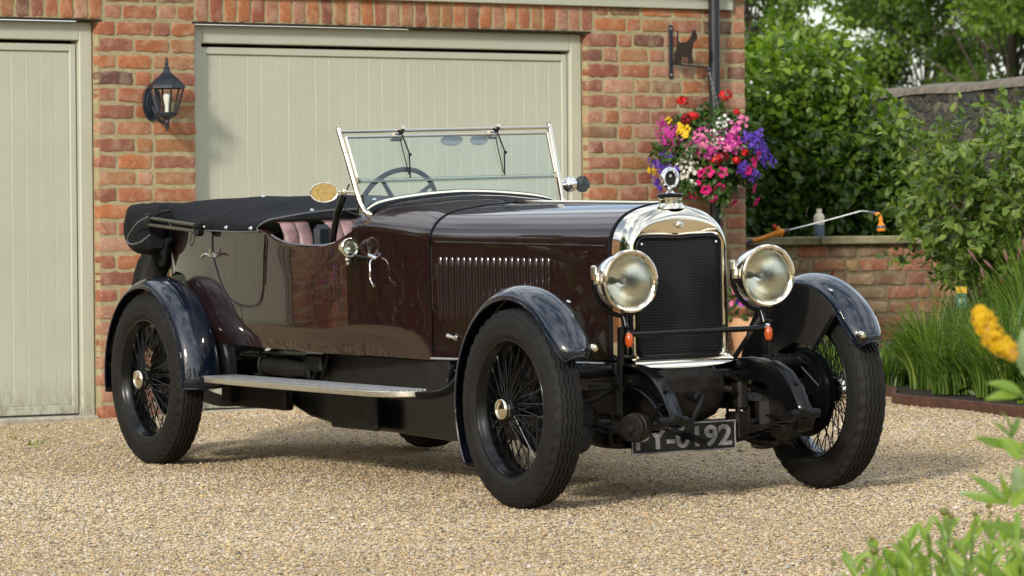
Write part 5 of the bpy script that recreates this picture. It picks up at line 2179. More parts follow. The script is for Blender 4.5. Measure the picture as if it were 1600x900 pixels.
hood = b.build('folded_hood', M_CANVAS, car, angle=60, subs=1)
# flap hanging over the rear corner
for s in (-1, 1):
    b = MB()
    rows = []
    for i in range(9):
        t = i / 8
        X = -3.56 - .40 * t
        w = (sinterp(X, HW) + .02 + .03 * t)
        zt = 1.06
        zb_ = 1.045 - .11 * math.sin(PI * min(1, t * 1.1)) - .03 * t
        rows.append([(X - .01 * k, s * (w + .012 * math.sin(k * 2.2 + i)), zt + (zb_ - zt) * k / 4) for k in range(5)])
    b.grid(rows)
    b.build('hood_skirt', M_CANVAS, hood, angle=70, solid=.008)
# hood irons
for s in (-1, 1):
    b = MB()
    for (dz, dy, r) in ((.020, 0, .0115), (-.012, .008, .0115)):
        b.tube([(-3.70, s * (.655 + dy), 1.140 + dz), (-3.135, s * (.655 + dy), 1.108 + dz * .8)], r, 8, flat=.7)
    b.build('hood_stick', M_OLIVE, hood)
    b = MB()
    b.bbox((-3.135, s * .655, 1.108), (.040, .040, .065), .008)
    b.lathe([(.001, .030), (.012, .028), (.014, 0)], (-3.125, s * .655, 1.118), (0, s, 0), 10)
    b.build('hood_clamp', M_CHASSIS, hood)
    b = MB()
    b.bbox((-3.68, s * .655, 1.145), (.060, .040, .070), .008)
    b.tube([(-3.66, s * .66, 1.15), (-3.60, s * .63, 1.185), (-3.56, s * .60, 1.19)], .008, 8)
    b.build('hood_bracket', M_CHASSIS, hood)
    b = MB()
    b.tube(smoothpath([(-3.60, s * .700, 1.165), (-3.72, s * .705, 1.13), (-3.84, s * .70, 1.06), (-3.80, s * .70, 1.035), (-3.70, s * .695, 1.045), (-3.62, s * .68, 1.08)], 6), .0040, 6)
    b.build('bag_piping', M_PIPING, hood)

# ---- wings
M_VALANCE = simple('matt_brown_black', (.020, .018, .0155), .6, var=.3, scale=9, Specular_IOR_Level=.3)
def wing(cx, r, a0, a1, ylip, yin, crown, s, name, tip=None, n=46, mat=M_WING, tipend=1):
    rows = []
    m = 15
    for i in range(n + 1):
        t = i / n
        a = rad(a0 + (a1 - a0) * t)
        sc = 1.0
        if tip:
            e = min(1.0, t / tip)
            sc = .50 + .50 * math.sqrt(max(0, 1 - (1 - e) ** 2))
        row = []
        yc, hw = (ylip + yin) / 2, (yin - ylip) / 2
        for j in range(m):
            u = -1 + 2 * j / (m - 1)
            cr = crown * (1 - abs(u) ** 2.3)
            rr = r + cr * (.6 + .4 * sc) - (0.010 if j in (0, m - 1) else 0)
            y = yc + hw * u * sc
            row.append((cx + rr * math.cos(a), s * y, WR + rr * math.sin(a)))
        rows.append(row)
    b = MB()
    b.grid(rows)
    ob = b.build(name, mat, car, angle=60, solid=.005)
    # wired edge
    w = MB()
    w.tube([r_[0] for r_ in rows], .0048, 6)
    w.tube([r_[-1] for r_ in rows], .0048, 6)
    w.tube(rows[0], .0048, 6)
    w.build('wired_edge', mat, ob)
    return ob


for s in (-1, 1):
    f = wing(0, .452, 27, 212, .785, .607, .041, s, 'front_wing', tip=.13)
    # inner valance plate
    b = MB()
    pts = []
    for a in range(48, 172, 8):
        pts.append((.455 * math.cos(rad(a)), WR + .455 * math.sin(rad(a))))
    pts += [(-.46, .46), (-.30, .44), (-.24, .50), (-.14, .575), (-.02, .615), (.08, .605), (.13, .590)]
    b.prism(pts, lambda p, q, t: (p, s * t, q), .600, .604)
    b.build('wing_valance', M_VALANCE, f, smooth=False)
    b = MB()
    b.tube([(.12, s * .606, .585), (.28, s * .606, .735)], .010, 8)
    b.build('wing_stay', M_CHASSIS, f)
    b = MB()
    b.tube([(-.30, s * .36, .40), (-.10, s * .44, .66), (-.02, s * .50, .80)], .011, 8)
    b.build('stay_rod', M_STEEL, f)
    for a in (62,):
        b = MB()
        b.lathe([(.009, 0), (.010, .004), (.001, .008)], (.49 * math.cos(rad(a)) * .99, s * .625, WR + .485 * math.sin(rad(a))), (math.cos(rad(a)), 0, math.sin(rad(a))), 10)
        b.build('wing_bolt', M_CHROME, f)
    g = wing(-WB, .440, -4, 190, .792, .590, .036, s, 'rear_wing')
    b = MB()
    pts = []
    for a in range(-4, 191, 8):
        pts.append((-WB + .446 * math.cos(rad(a)), WR + .446 * math.sin(rad(a))))
    pts += [(-WB - .44, .50), (-WB - .2, .66), (-WB + .2, .66), (-WB + .36, .50)]
    b.prism(pts, lambda p, q, t: (p, s * t, q), .582, .590)
    b.build('wheel_arch', M_BLACKGLOSS, g, smooth=False)
    # flared apron between wing and body
    b = MB()
    rows = []
    for i in range(13):
        a = rad(2 + 100 * i / 12)
        r1 = .455
        rows.append([(-WB + r1 * math.cos(a), s * .592, WR + r1 * math.sin(a)), (-WB + (r1 + .03) * math.cos(a), s * .585, WR + (r1 + .03) * math.sin(a)), (-WB + (r1 + .075) * math.cos(a), s * .555, WR + (r1 + .055) * math.sin(a))])
    b.grid(rows)
    b.build('wing_flare', M_BLACKGLOSS, g)

# marker lamp on front wing tip
for s in (-1, 1):
    b = MB()
    b.lathe([(.001, .022), (.012, .020), (.017, .010), (.016, -.010), (.006, -.022)], (.43, s * .635, .655), (1, 0, 0), 16)
    b.build('wing_lamp', M_NICKEL, car)

# ---- radiator
def rad_half(X, top, wsc=1.0, dz=0.):
    """left half outline from bottom centre to top centre"""
    w = .247 * wsc
    out = [(0, .545), (-.10, .545), (-.16, .547)]
    out += [(-w * .80, .548), (-w * .93, .562), (-w, .60)]
    out += [(-w * (1 - .006 * i / 7), .60 + (1.02 - .60) * i / 7) for i in range(1, 8)]
    keys = [Vector((b_[0], b_[1], 0)) for b_ in FRONTC]
    sp_ = smoothpath(keys, 3)
    out += [(-w * .994 * p.x, 1.02 + (top - 1.02) * p.y) for p in sp_[1:]]
    return [(X, y, z) for y, z in out]


def full(h):
    return h + [(x, -y, z) for x, y, z in reversed(h[1:-1])]


def aperture_half(X, w=.210, zt=1.085, zb=.580, rc=.045, kink=.005):
    nn = len(rad_half(0, 1.2))
    pts = [(0, zb), (-w * .4, zb), (-w * .7, zb), (-w + .03, zb), (-w + .01, zb + .008), (-w, zb + .03)]
    pts += [(-w, zb + .03 + (zt - rc - zb - .03) * i / 7) for i in range(1, 8)]
    rest = nn - len(pts)
    nc = 8
    for i in range(1, nc + 1):
        a = PI / 2 * i / nc
        pts.append((-w + rc - rc * math.cos(a), zt - rc + rc * math.sin(a)))
    for i in range(1, rest - nc + 1):
        t = i / (rest - nc)
        pts.append(((-w + rc) * (1 - t), zt - kink * sm(t) ** 2))
    return [(X + .004 + .008 * (1 - abs(y) / w), y, z) for y, z in pts]


b = MB()
rows = [full(rad_half(-.078, 1.210)), full(rad_half(-.02, 1.209)), full(rad_half(.022, 1.203, .985)), full(rad_half(.044, 1.190, .962)), full(rad_half(.056, 1.172, .935)), full(rad_half(.061, 1.160, .918)), full(rad_half(.0625, 1.152, .910)), full(rad_half(.0630, 1.143, .902)),
        full(aperture_half(.0455, .216, 1.094, .574, .05)), full(aperture_half(.0500, .213, 1.089, .578, .048)), full(aperture_half(.0480, .209, 1.084, .582, .045)), full(aperture_half(.040, .206, 1.080, .585, .043))]
b.grid(rows, closed=True)
radi = b.build('radiator', M_NICKEL, car, angle=40)
b = MB()
core = []
for i in range(9):
    y = -.206 + .412 * i / 8
    zt = 1.080 - .005 * (1 - abs(y) / .206)
    core.append([(.044 + .008 * (1 - abs(y) / .206), y, .585 + (zt - .585) * j / 20) for j in range(21)])
b.grid(core)
b.build('radiator_core', M_CORE, radi, angle=5)
b = MB()
edge = full(aperture_half(.052, .200, 1.074, .590, .038))
b.tube(edge, .006, 6, closed=True)
b.build('stone_guard_frame', M_BLACKGLOSS, radi)
for y in (-.178, .178):
    b = MB()
    b.lathe([(.006, 0), (.006, .005), (.001, .008)], (.058, y, 1.048), (1, 0, 0), 10)
    b.build('guard_screw', M_CHROME, radi)
# lower apron of the shell
b = MB()
rows = []
for i in range(17):
    y = -.235 + .47 * i / 16
    d = (1 - (abs(y) / .235) ** 3)
    rows.append([(.050, y, .585), (.085, y, .572 - .002), (.092, y, .560), (.094, y, .560 - .020 * d), (.070, y, .558 - .028 * d)])
b.grid(rows)
b.build('shell_apron', M_NICKEL, radi, angle=35)
# generic winged boss
b = MB()
b.lathe([(.001, .012), (.010, .010), (.016, .004), (.018, 0)], (.060, 0, 1.125), (1, 0, .35), 16)
for s in (-1, 1):
    rows = []
    for i in range(7):
        t = i / 6
        rows.append([(.060 - .012 * t, s * (.012 + .040 * t), 1.125 + .012 * (1 - t) + .008 * t), (.069 - .012 * t, s * (.012 + .040 * t), 1.125 + .004), (.062 - .012 * t, s * (.012 + .040 * t), 1.125 - .012 * (1 - t))])
    b.grid(rows)
b.build('radiator_badge', M_NICKEL, radi)
# filler neck, cap, ring thermometer
b = MB()
b.lathe([(.060, -.016), (.056, -.006), (.052, 0), (.047, .006), (.047, .020), (.051, .024), (.051, .030), (.020, .031)], (0, 0, 1.205), n=40)
b.build('filler_neck', M_NICKEL, radi)
b = MB()
b.lathe([(.046, .0), (.054, .003), (.055, .012), (.050, .017), (.030, .019), (.001, .020)], (0, 0, 1.234), n=40)
b.build('filler_cap', M_BLACKGLOSS, radi)
b = MB()
b.lathe([(.001, .0), (.020, 0), (.014, .006), (.007, .012), (.009, .020), (.001, .024)], (0, 0, 1.253), n=20)
zc = 1.313
ringp = []
for i in range(40):
    a = 2 * PI * i / 40
    ringp.append((0, .0335 * math.cos(a), zc + .0355 * math.sin(a)))
b.tube(ringp, .0100, 10, closed=True, flat=1.5)
b.build('ring_thermometer', M_CHROME, radi)
b = MB()
b.lathe([(.001, .004), (.026, .004), (.027, 0), (.026, -.006), (.001, -.006)], (0, 0, zc), (1, 0, 0), 30)
b.build('dial', M_DULL, radi)
b = MB()
b.lathe([(.001, .0055), (.006, .0055), (.006, .003)], (0.0, 0, zc + .010), (1, 0, 0), 12)
b.build('dial_bead', M_CHROME, radi)

# ---- headlamps
for s in (-1, 1):
    c = Vector((.2165, s * .3284, .906))
    b = MB()
    shell = [(.001, -.185), (.030, -.182), (.065, -.165), (.092, -.135), (.108, -.095), (.116, -.050), (.119, -.020), (.1195, -.006)]
    b.lathe(shell, c, (1, 0, 0), 56)
    lamp = b.build('headlamp', M_CHROME, car, angle=40)
    b = MB()
    b.lathe([(.119, -.012), (.1265, -.010), (.1285, -.002), (.1275, .006), (.121, .010), (.112, .008), (.106, .002), (.104, -.004), (.101, -.004), (.101, -.010)], c, (1, 0, 0), 56)
    b.build('lamp_rim', M_NICKEL, lamp, angle=25)
    b = MB()
    b.lathe([(.102 * math.sqrt(t), -.010 - .105 * (1 - t)) for t in [0.0004, .01, .04, .1, .2, .32, .45, .6, .75, .88, 1.0]], c, (1, 0, 0), 56)
    b.build('reflector', M_REFLECT, lamp, angle=60)
    b = MB()
    b.lathe([(.001, -.045), (.010, -.047), (.015, -.060), (.010, -.078), (.008, -.115)], c, (1, 0, 0), 20)
    b.build('bulb', M_BULB, lamp)
    b = MB()
    b.lathe([(.102, -.003), (.07, .0015), (.04, .003), (.001, .0035)], c, (1, 0, 0), 48)
    b.build('lens', M_GLASS, lamp)
    # fork and trunnions
    b = MB()
    arc = []
    for k in range(21):
        a = PI + PI * k / 20
        arc.append((c.x - .060, c.y + .136 * math.cos(a), c.z + .010 + .150 * math.sin(a)))
    b.tube(arc, .0100, 10)
    b.tube([(c.x - .060, c.y, c.z - .140), (c.x - .04, c.y - s * .0, c.z - .19), (c.x - .04, s * .355, .72), (c.x - .05, s * .355, .46)], .0145, 12)
    b.build('lamp_bracket', M_BLACKGLOSS, lamp)
    for q in (-1, 1):
        b = MB()
        b.bbox((c.x - .060, c.y + q * .128, c.z + .012), (.030, .026, .050), .005)
        b.lathe([(.013, 0), (.013, .030), (.008, .036), (.001, .038)], (c.x - .060, c.y + q * .134, c.z + .03), (0, 0, 1), 12)
        b.build('trunnion', M_NICKEL, lamp)
    # indicator
    b = MB()
    b.lathe([(.001, -.030), (.011, -.026), (.0165, -.014), (.0175, 0), (.0165, .014), (.011, .026), (.001, .030)], (.205, s * .333, .668), (0, 0, 1), 20)
    ind = b.build('indicator_lamp', M_AMBER, car)
    b = MB()
    b.tube([(.19, s * .333, .69), (.20, s * .333, .705)], [.014, .010], 10)
    b.build('indicator_cap', M_CHROME, ind)
b = MB()
b.tube([(.185, -.345, .690), (.185, .345, .690)], .0115, 12)
b.build('lamp_bar', M_BLACKGLOSS, car)

# ---- chassis: dumb irons, rails, springs, axle
SIDE = [(.515, .352), (.50, .385), (.45, .455), (.38, .515), (.29, .552), (.18, .565), (.05, .562), (-.30, .535), (-1.2, .520), (-3.3, .52)]
LOW = [(-3.3, .42), (-1.2, .42), (-.30, .44), (.05, .475), (.18, .480), (.27, .465), (.34, .435), (.40, .390), (.44, .345), (.50, .325)]
for s in (-1, 1):
    b = MB()
    b.prism(SIDE + LOW, lambda p, q, t: (p, s * t, q), .275, .285)
    # flange on the outer face, top edge
    rows = []
    for (p, q) in SIDE:
        rows.append([(p, s * .276, q + .002), (p, s * .335, q + .002), (p, s * .335, q - .006)])
    b.grid(rows)
    rows = []
    for (p, q) in LOW:
        rows.append([(p, s * .276, q), (p, s * .330, q)])
    b.grid(rows)
    b.build('chassis_rail', M_BLACKGLOSS, car, angle=30, solid=.003)
    b = MB()
    b.lathe([(.001, -.070), (.017, -.068), (.020, -.05), (.020, .05), (.017, .068), (.001, .070)], (.495, s * .312, .352), (0, 1, 0), 18)
    b.build('spring_shackle', M_CHASSIS, car)
    b = MB()
    b.lathe([(.001, .010), (.010, .009), (.010, 0)], (.44 + .0, s * .305, .470), (.6, 0, .8), 6)
    b.build('rail_bolt', M_CHASSIS, car)
    # leaf spring
    b = MB()
    for k in range(7):
        ln = 1 - (k + (1.6 if k else 0)) * .11
        pp = []
        for i in range(13):
            u = -1 + 2 * i / 12
            pp.append((-.02 + .50 * u * ln, s * .305, .340 - .055 * (1 - (u * ln) ** 2) - k * .0065))
        rows = [[(x, s * .283, z), (x, s * .327, z), (x, s * .327, z - .007), (x, s * .283, z - .007)] for x, y, z in pp]
        b.grid(rows, closed=True)
    b.bbox((0, s * .305, .285), (.10, .075, .11), .01)
    b.build('leaf_spring', M_GREASE, car, angle=30)
    b = MB()
    pp = [(-WB + .62 * (-1 + 2 * i / 12), s * .36, .44 - .14 * (1 - (-1 + 2 * i / 12) ** 2)) for i in range(13)]
    rows = [[(x, s * .335, z), (x, s * .385, z), (x, s * .385, z - .045), (x, s * .335, z - .045)] for x, y, z in pp]
    b.grid(rows, closed=True)
    b.build('rear_spring', M_GREASE, car, angle=30)
    # friction damper
    b = MB()
    b.lathe([(.001, .062), (.020, .060), (.024, .050), (.050, .048), (.056, .040), (.056, .022), (.060, .020), (.060, .002), (.055, -.02), (.001, -.022)], (.345, s * .385, .325), (.35, s * .93, 0), 28)
    for k in range(6):
        a = k * PI / 3
        b.lathe([(.001, .054), (.006, .053), (.006, .045)], (.345, s * .385 + .03 * math.cos(a) * .3, .325 + .034 * math.sin(a)), (.35, s * .93, 0), 6)
    b.build('friction_damper', M_GREASE, car)
    b = MB()
    b.tube([(.345, s * .40, .325), (.18, s * .42, .32), (.02, s * .42, .32)], .012, 8, flat=.5)
    b.tube([(.345, s * .34, .325), (.46, s * .34, .42)], .014, 8, flat=.5)
    b.build('damper_arm', M_CHASSIS, car)
    # kingpin and stub axle
    b = MB()
    b.lathe([(.001, -.11), (.030, -.105), (.034, -.05), (.030, .0), (.034, .05), (.030, .105), (.001, .12)], (0, s * .565, .385), (0, s * .05, 1), 18)
    b.tube([(0, s * .56, .40), (0, s * .64, WR)], [.04, .05], 14)
    b.bbox((.01, s * .54, .30), (.14, .07, .06), .012)
    b.tube([(0, s * .57, .33), (-.14, s * .53, .30)], .016, 8)
    b.build('stub_axle', M_GREASE, car)
    # brake backplate clutter
    b = MB()
    b.tube([(.04, s * .60, .52), (.10, s * .52, .545), (.10, s * .40, .54), (.06, s * .26, .54)], [.024, .028, .024, .020], 12)
    b.lathe([(.030, -.03), (.034, 0), (.030, .03), (.001, .034)], (.08, s * .46, .545), (0, 1, 0), 14)
    b.lathe([(.001, -.02), (.026, -.018), (.026, .018), (.001, .02)], (.07, s * .33, .545), (0, 1, 0), 14)
    b.tube([(.09, s * .56, .52), (.16, s * .60, .44), (.12, s * .62, .34)], .006, 6)
    b.build('brake_shaft', M_CHASSIS, car)
b = MB()
ax = smoothpath([(0, -.565, .35), (0, -.48, .335), (0, -.36, .262), (0, -.2, .250), (0, 0, .250), (0, .2, .250), (0, .36, .262), (0, .48, .335), (0, .565, .35)], 4)
rows = []
for p in ax:
    rows.append([(p.x + dx, p.y, p.z + dz) for dx, dz in ((-.028, .034), (.028, .034), (.028, .024), (.008, .020), (.008, -.020), (.028, -.024), (.028, -.034), (-.028, -.034), (-.028, -.024), (-.008, -.02), (-.008, .02), (-.028, .024))])
b.grid(rows, closed=True)
b.build('front_axle', M_CHASSIS, car, angle=30)
b = MB()
b.tube([(-.16, -.53, .29), (-.16, .53, .29)], .013, 8)
b.tube([(-.16, -.5, .31), (-.9, -.40, .40)], .013, 8)
b.build('track_rod', M_CHASSIS, car)
b = MB()
b.tube([(.02, -.30, .50), (.02, .30, .50)], .022, 10)
b.build('cross_tube', M_CHASSIS, car)
b = MB()
b.tube([(-WB, -.62, WR), (-WB, -.14, WR), (-WB, .14, WR), (-WB, .62, WR)], [.05, .06, .06, .05], 16)
b.lathe([(.02, -.16), (.11, -.12), (.15, -.04), (.15, .04), (.11, .12), (.02, .16)], (-WB, 0, WR), (1, 0, 0), 24)
b.build('rear_axle', M_CHASSIS, car)
# sump nose and apron behind the axle
b = MB()
rows = []
for (X, w, zt, zb_) in ((.10, .10, .50, .44), (.085, .19, .54, .37), (.03, .215, .56, .31), (-.15, .225, .57, .27), (-.6, .24, .56, .25), (-1.1, .26, .54, .24)):
    ring = []
    for j in range(16):
        a = 2 * PI * j / 16
        ca, sa = math.cos(a), math.sin(a)
        ring.append((X, w * abs(ca) ** .6 * (1 if ca > 0 else -1), (zt + zb_) / 2 + (zt - zb_) / 2 * abs(sa) ** .7 * (1 if sa > 0 else -1)))
    rows.append(ring)
b.grid(rows, closed=True)
b.add(rows[0], [tuple(range(16))])
b.build('engine_undershield', M_GREASE, car, angle=40)
# starting handle
b = MB()
b.tube(smoothpath([(.10, 0, .42), (.19, 0, .42), (.22, -.005, .41), (.235, -.10, .275), (.245, -.105, .26)], 5), .0125, 10)
b.tube([(.235, -.100, .275), (.34, -.105, .262)], .0155, 12)
b.lathe([(.022, 0), (.022, .03), (.015, .034)], (.16, 0, .42), (1, 0, 0), 16)
b.build('starting_handle', M_CHASSIS, car)
b = MB()
b.tube(smoothpath([(.12, -.19, .325), (.16, -.10, .285), (.19, -.02, .250), (.17, .03, .238)], 5), .013, 8)
b.build('handle_strap', M_CHASSIS, car)
# splayed gear in shadow between the dumb irons
b = MB()
b.tube([(.02, .06, .47), (.08, .22, .44), (.02, .30, .40)], .014, 8)
b.build('steering_arm', M_GREASE, car)
for s in (-1, 1):
    b = MB()
    b.tube([(.06, s * .22, .50), (.02, s * .40, .42), (.0, s * .52, .40)], .010, 8)
    b.build('drag_rod', M_GREASE, car)
    b = MB()
    b.bbox((-.05, s * .30, .42), (.22, .05, .14), .012)
    b.build('steering_box', M_GREASE, car)
    b = MB()
    b.bbox((-.02, s * .47, .33), (.16, .16, .16), .03)
    b.lathe([(.001, -.05), (.05, -.045), (.06, 0), (.05, .045), (.001, .05)], (.06, s * .50, .27), (1, s * .3, .2), 14)
    b.build('brake_backplate', M_GREASE, car)

# grease caps, pipes, nuts and a few brackets of the front end
for s in (-1, 1):
    b = MB()
    b.tube(smoothpath([(.16, s * .30, .50), (.10, s * .40, .47), (.02, s * .50, .46), (-.04, s * .58, .45)], 5), .0045, 6)
    b.build('brake_cable', M_CHASSIS, car)
    b = MB()
    b.tube(smoothpath([(.05, s * .62, .47), (.10, s * .60, .52), (.06, s * .50, .56), (-.05, s * .40, .52)], 5), .006, 6)
    b.build('brake_pipe', M_CHASSIS, car)
    b = MB()
    for k in (-1, 1):
        b.tube([(.045 * k, s * .282, .24), (.045 * k, s * .282, .36), (.045 * k, s * .305, .372), (.045 * k, s * .328, .36), (.045 * k, s * .328, .24)], .007, 6)
    b.build('spring_u_bolt', M_GREASE, car)
    b = MB()
    b.lathe([(.018, -.02), (.024, -.01), (.024, .03), (.012, .05), (.006, .07), (.001, .072)], (0.0, s * .565, .50), (0, 0, 1), 12)
    b.build('kingpin_cap', M_GREASE, car)
    b = MB()
    b.bbox((.14, s * .350, .505), (.07, .05, .05), .008)
    b.tube([(.14, s * .36, .53), (.14, s * .36, .575)], .016, 10)
    b.build('lamp_foot', M_CHASSIS, car)
    b = MB()
    b.tube(smoothpath([(-.05, s * .30, .30), (-.10, s * .42, .22), (-.06, s * .52, .20), (.02, s * .56, .24)], 5), .020, 8)
    b.lathe([(.001, -.03), (.03, -.025), (.034, 0), (.03, .025), (.001, .03)], (.02, s * .54, .225), (1, 0, 0), 12)
    b.build('brake_cam_arm', M_GREASE, car)

# number plate
plate = MB()
zc, zh, yh = .252, .0605, .250
plate.bbox((.062, 0, zc), (.006, 2 * yh, 2 * zh), .001)
pl = plate.build('number_plate', M_DULL, car, smooth=False)
b = MB()
for (y0, y1, z0, z1) in ((-yh, yh, zc - zh, zc - zh + .006), (-yh, yh, zc + zh - .006, zc + zh), (-yh, -yh + .006, zc - zh + .006, zc + zh - .006), (yh - .006, yh, zc - zh + .006, zc + zh - .006)):
    b.bbox((.0665, (y0 + y1) / 2, (z0 + z1) / 2), (.004, y1 - y0, z1 - z0), .0008)
M_PLATEG = simple('worn_grey_lettering', (.20, .20, .19), .6, var=.45, scale=40)
b.build('plate_border', M_PLATEG, pl, smooth=False)
cu = bpy.data.curves.new('plate_text', 'FONT')
cu.body = 'PY-0192'
cu.size = .128
cu.extrude = .0012
cu.offset = .0032
cu.space_character = 1.0
cu.align_x = 'CENTER'
cu.align_y = 'CENTER'
tx = bpy.data.objects.new('plate_text', cu)
col.objects.link(tx)
dg = bpy.context.evaluated_depsgraph_get()
me = bpy.data.meshes.new_from_object(tx.evaluated_get(dg))
bpy.data.objects.remove(tx)
xs_t = [v.co.x for v in me.vertices]
ys_t = [v.co.y for v in me.vertices]
x0, x1, y0, y1 = min(xs_t), max(xs_t), min(ys_t), max(ys_t)
for v in me.vertices:
    u = (v.co.x - (x0 + x1) / 2) / (x1 - x0) * .462
    w_ = (v.co.y - (y0 + y1) / 2) / (y1 - y0) * .088
    v.co = Vector((.0665 + v.co.z, u, zc + w_))
me.materials.clear()
me.materials.append(M_PLATEG)
lt = bpy.data.objects.new('plate_lettering', me)
col.objects.link(lt)
lt.parent = pl

# ---- underside: chassis side panel, tray, battery box, silencer
for s in (-1, 1):
    b = MB()
    b.bbox((-1.78, s * .405, .475), (1.20, .012, .135), .003)
    b.build('side_valance', M_DULL, car)
for s in (-1, 1):
    b = MB()
    prof = [(-3.30, .44), (-3.0, .40), (-2.89, .345), (-2.75, .290), (-2.57, .245), (-2.28, .215), (-1.7, .208), (-1.22, .195), (-.75, .22), (-.60, .30), (-.60, .50), (-3.3, .52)]
    b.prism(prof, lambda p, q, t: (p, s * t, q), .02, .385)
    b.build('undertray', M_BLACKGLOSS, car, bevel=.012)
    b = MB()
    b.bbox((-2.0, s * .445, .300), (.44, .03, .165), .010)
    b.build('battery_box', M_CHASSIS, car)
    b = MB()
    b.bbox((-3.02, s * .42, .345), (.62, .05, .15), .008)
    b.bbox((-3.28, s * .42, .385), (.10, .10, .20), .01)
    b.build('spring_gaiter', M_GREASE, car)
    # torque tube-like cylinder seen over the running board
    b = MB()
    b.lathe([(.001, -.20), (.036, -.198), (.044, -.18), (.045, .02), (.048, .03), (.044, .045), (.030, .17), (.036, .175), (.034, .19), (.001, .20)], (-2.62, s * .47, .475), (1, 0, -.02), 24)
    b.lathe([(.05, -.008), (.055, 0), (.05, .008)], (-2.82, s * .47, .480), (1, 0, 0), 20)
    b.build('brake_servo', M_DULL, car)
    b = MB()
    for (p0, p1, r) in (((-2.30, .46, .53), (-2.36, .47, .42), .010), ((-2.43, .47, .53), (-2.40, .47, .43), .014), ((-2.20, .47, .545), (-2.28, .47, .43), .008), ((-2.9, .47, .54), (-2.9, .47, .42), .010)):
        b = MB()
        b.tube([(p0[0], s * p0[1], p0[2]), (p1[0], s * p1[1], p1[2])], r, 8)
        b.build('brake_rod', M_CHASSIS, car)
    b = MB()
    b.bbox((-2.36, s * .45, .50), (.16, .05, .08), .01)
    b.build('junction_box', M_CHASSIS, car)
    # wing/running-board iron, big S bracket
    b = MB()
    b.tube(smoothpath([(-.98, s * .46, .545), (-.97, s * .48, .48), (-1.0, s * .53, .425), (-1.09, s * .60, .408), (-1.30, s * .64, .405)], 6), .022, 10, flat=.5)
    b.tube(smoothpath([(-1.07, s * .45, .53), (-1.10, s * .46, .47), (-1.08, s * .48, .43)], 6), .010, 8)
    b.build('board_iron', M_CHASSIS, car)
    b = MB()
    b.tube([(-2.85, s * .40, .42), (-2.85, s * .66, .405)], .015, 8)
    b.build('rear_board_iron', M_CHASSIS, car)
    b = MB()
    b.bbox((-.95, s * .365, .475), (.42, .010, .11), .003)
    b.build('splash_guard', M_DULL, car)
    b = MB()
    b.tube([(-.80, s * .445, .53), (-.82, s * .445, .33)], .0085, 8)
    b.tube([(-.87, s * .44, .52), (-.93, s * .44, .40)], .007, 8)
    b.tube([(-.98, s * .44, .385), (-.78, s * .44, .385)], .007, 8)
    b.lathe([(.001, -.01), (.03, -.01), (.03, .01), (.001, .01)], (-.80, s * .46, .34), (0, 1, 0), 12)
    b.build('link_rods', M_CHASSIS, car)
    # running board: rounded plank with ribs
    x0, x1, yo, yi = -3.03, -1.10, .742, .545
    b = MB()
    out = []
    for i in range(9):
        a = PI / 2 * i / 8
        out.append((x1 - .26 + .26 * math.sin(a), yo - .15 + .15 * math.cos(a)))
    out = [(x0 + .05, yo - .02), (x0 + .5, yo - .004), (x0 + 1.0, yo), (x1 - .5, yo)] + out + [(x1, yi + .02), (x1 - .02, yi), (x0 + .02, yi), (x0, yi + .02), (x0 + .01, yo - .06)]
    b.prism(out, lambda p, q, t: (p, s * q, t), .402, .428)
    rb = b.build('running_board', M_ALUEDGE, car, bevel=.004)
    b = MB()
    for k in range(9):
        y = yi + .014 + k * .0195
        if y > yo - .012:
            break
        xe = x1 - .02 - (.26 - .26 * math.sqrt(max(0, 1 - ((y - (yo - .15)) / .15) ** 2)) if y > yo - .15 else 0)
        b.bbox(((x0 + .03 + xe) / 2, s * y, .4305), (xe - x0 - .03, .012, .006), .0018)
    b.build('board_ribs', M_ALU, rb)

# ---- windscreen
def wsx(z):
    return -1.758 - (z - 1.187) * .45


b = MB()
NB = 33
base = []
for i in range(NB):
    y = -.49 + .98 * i / (NB - 1)
    u = abs(y) / .551
    pts = arch(-1.76)
    z = float(np.interp(abs(y), [-p[1] for p in reversed(pts)], [p[2] for p in reversed(pts)]))
    base.append((y, z))
frame_pts = [(wsx(z + .014), y, z + .014) for y, z in base]
rows = [[(p[0] + .013, p[1], p[2] - .010), (p[0] + .010, p[1], p[2] + .006), (p[0], p[1], p[2] + .010), (p[0] - .010, p[1], p[2] + .006), (p[0] - .012, p[1], p[2] - .010)] for p in frame_pts]
b.grid(rows)
ws = b.build('windscreen', M_NICKEL, car, angle=40)
b = MB()
rows = [[(p[0] + .060, p[1] * 1.01, p[2] - .017), (p[0] + .036, p[1], p[2] - .004), (p[0] + .014, p[1], p[2] - .002)] for p in frame_pts]
b.grid(rows)
b.build('rubber_seal', M_BLACKGLOSS, ws, angle=60)
TOPZ = 1.540
for s in (-1, 1):
    b = MB()
    post = [(wsx(1.165) + .050, s * .455, 1.168), (wsx(1.18) + .016, s * .492, 1.178), (wsx(1.20), s * .507, 1.205), (wsx(1.26), s * .515, 1.26), (wsx(1.40), s * .525, 1.40), (wsx(TOPZ), s * .535, TOPZ), (wsx(TOPZ + .014), s * .536, TOPZ + .014)]
    b.tube(smoothpath(post, 5), [.0165 - .005 * min(1, i / 12) for i in range(31)], 10)
    b.lathe([(.006, 0), (.009, .006), (.009, .014), (.001, .020)], (wsx(TOPZ + .016), s * .536, TOPZ + .010), (0, 0, 1), 12)
    b.build('screen_pillar', M_NICKEL, ws)
b = MB()
XT = wsx(TOPZ)
b.tube([(XT + .004, -.535, TOPZ), (XT + .004, .535, TOPZ)], .0075, 10)
b.tube([(wsx(1.512) + .008, -.515, 1.515), (wsx(1.512) + .008, .515, 1.515)], .0065, 10)
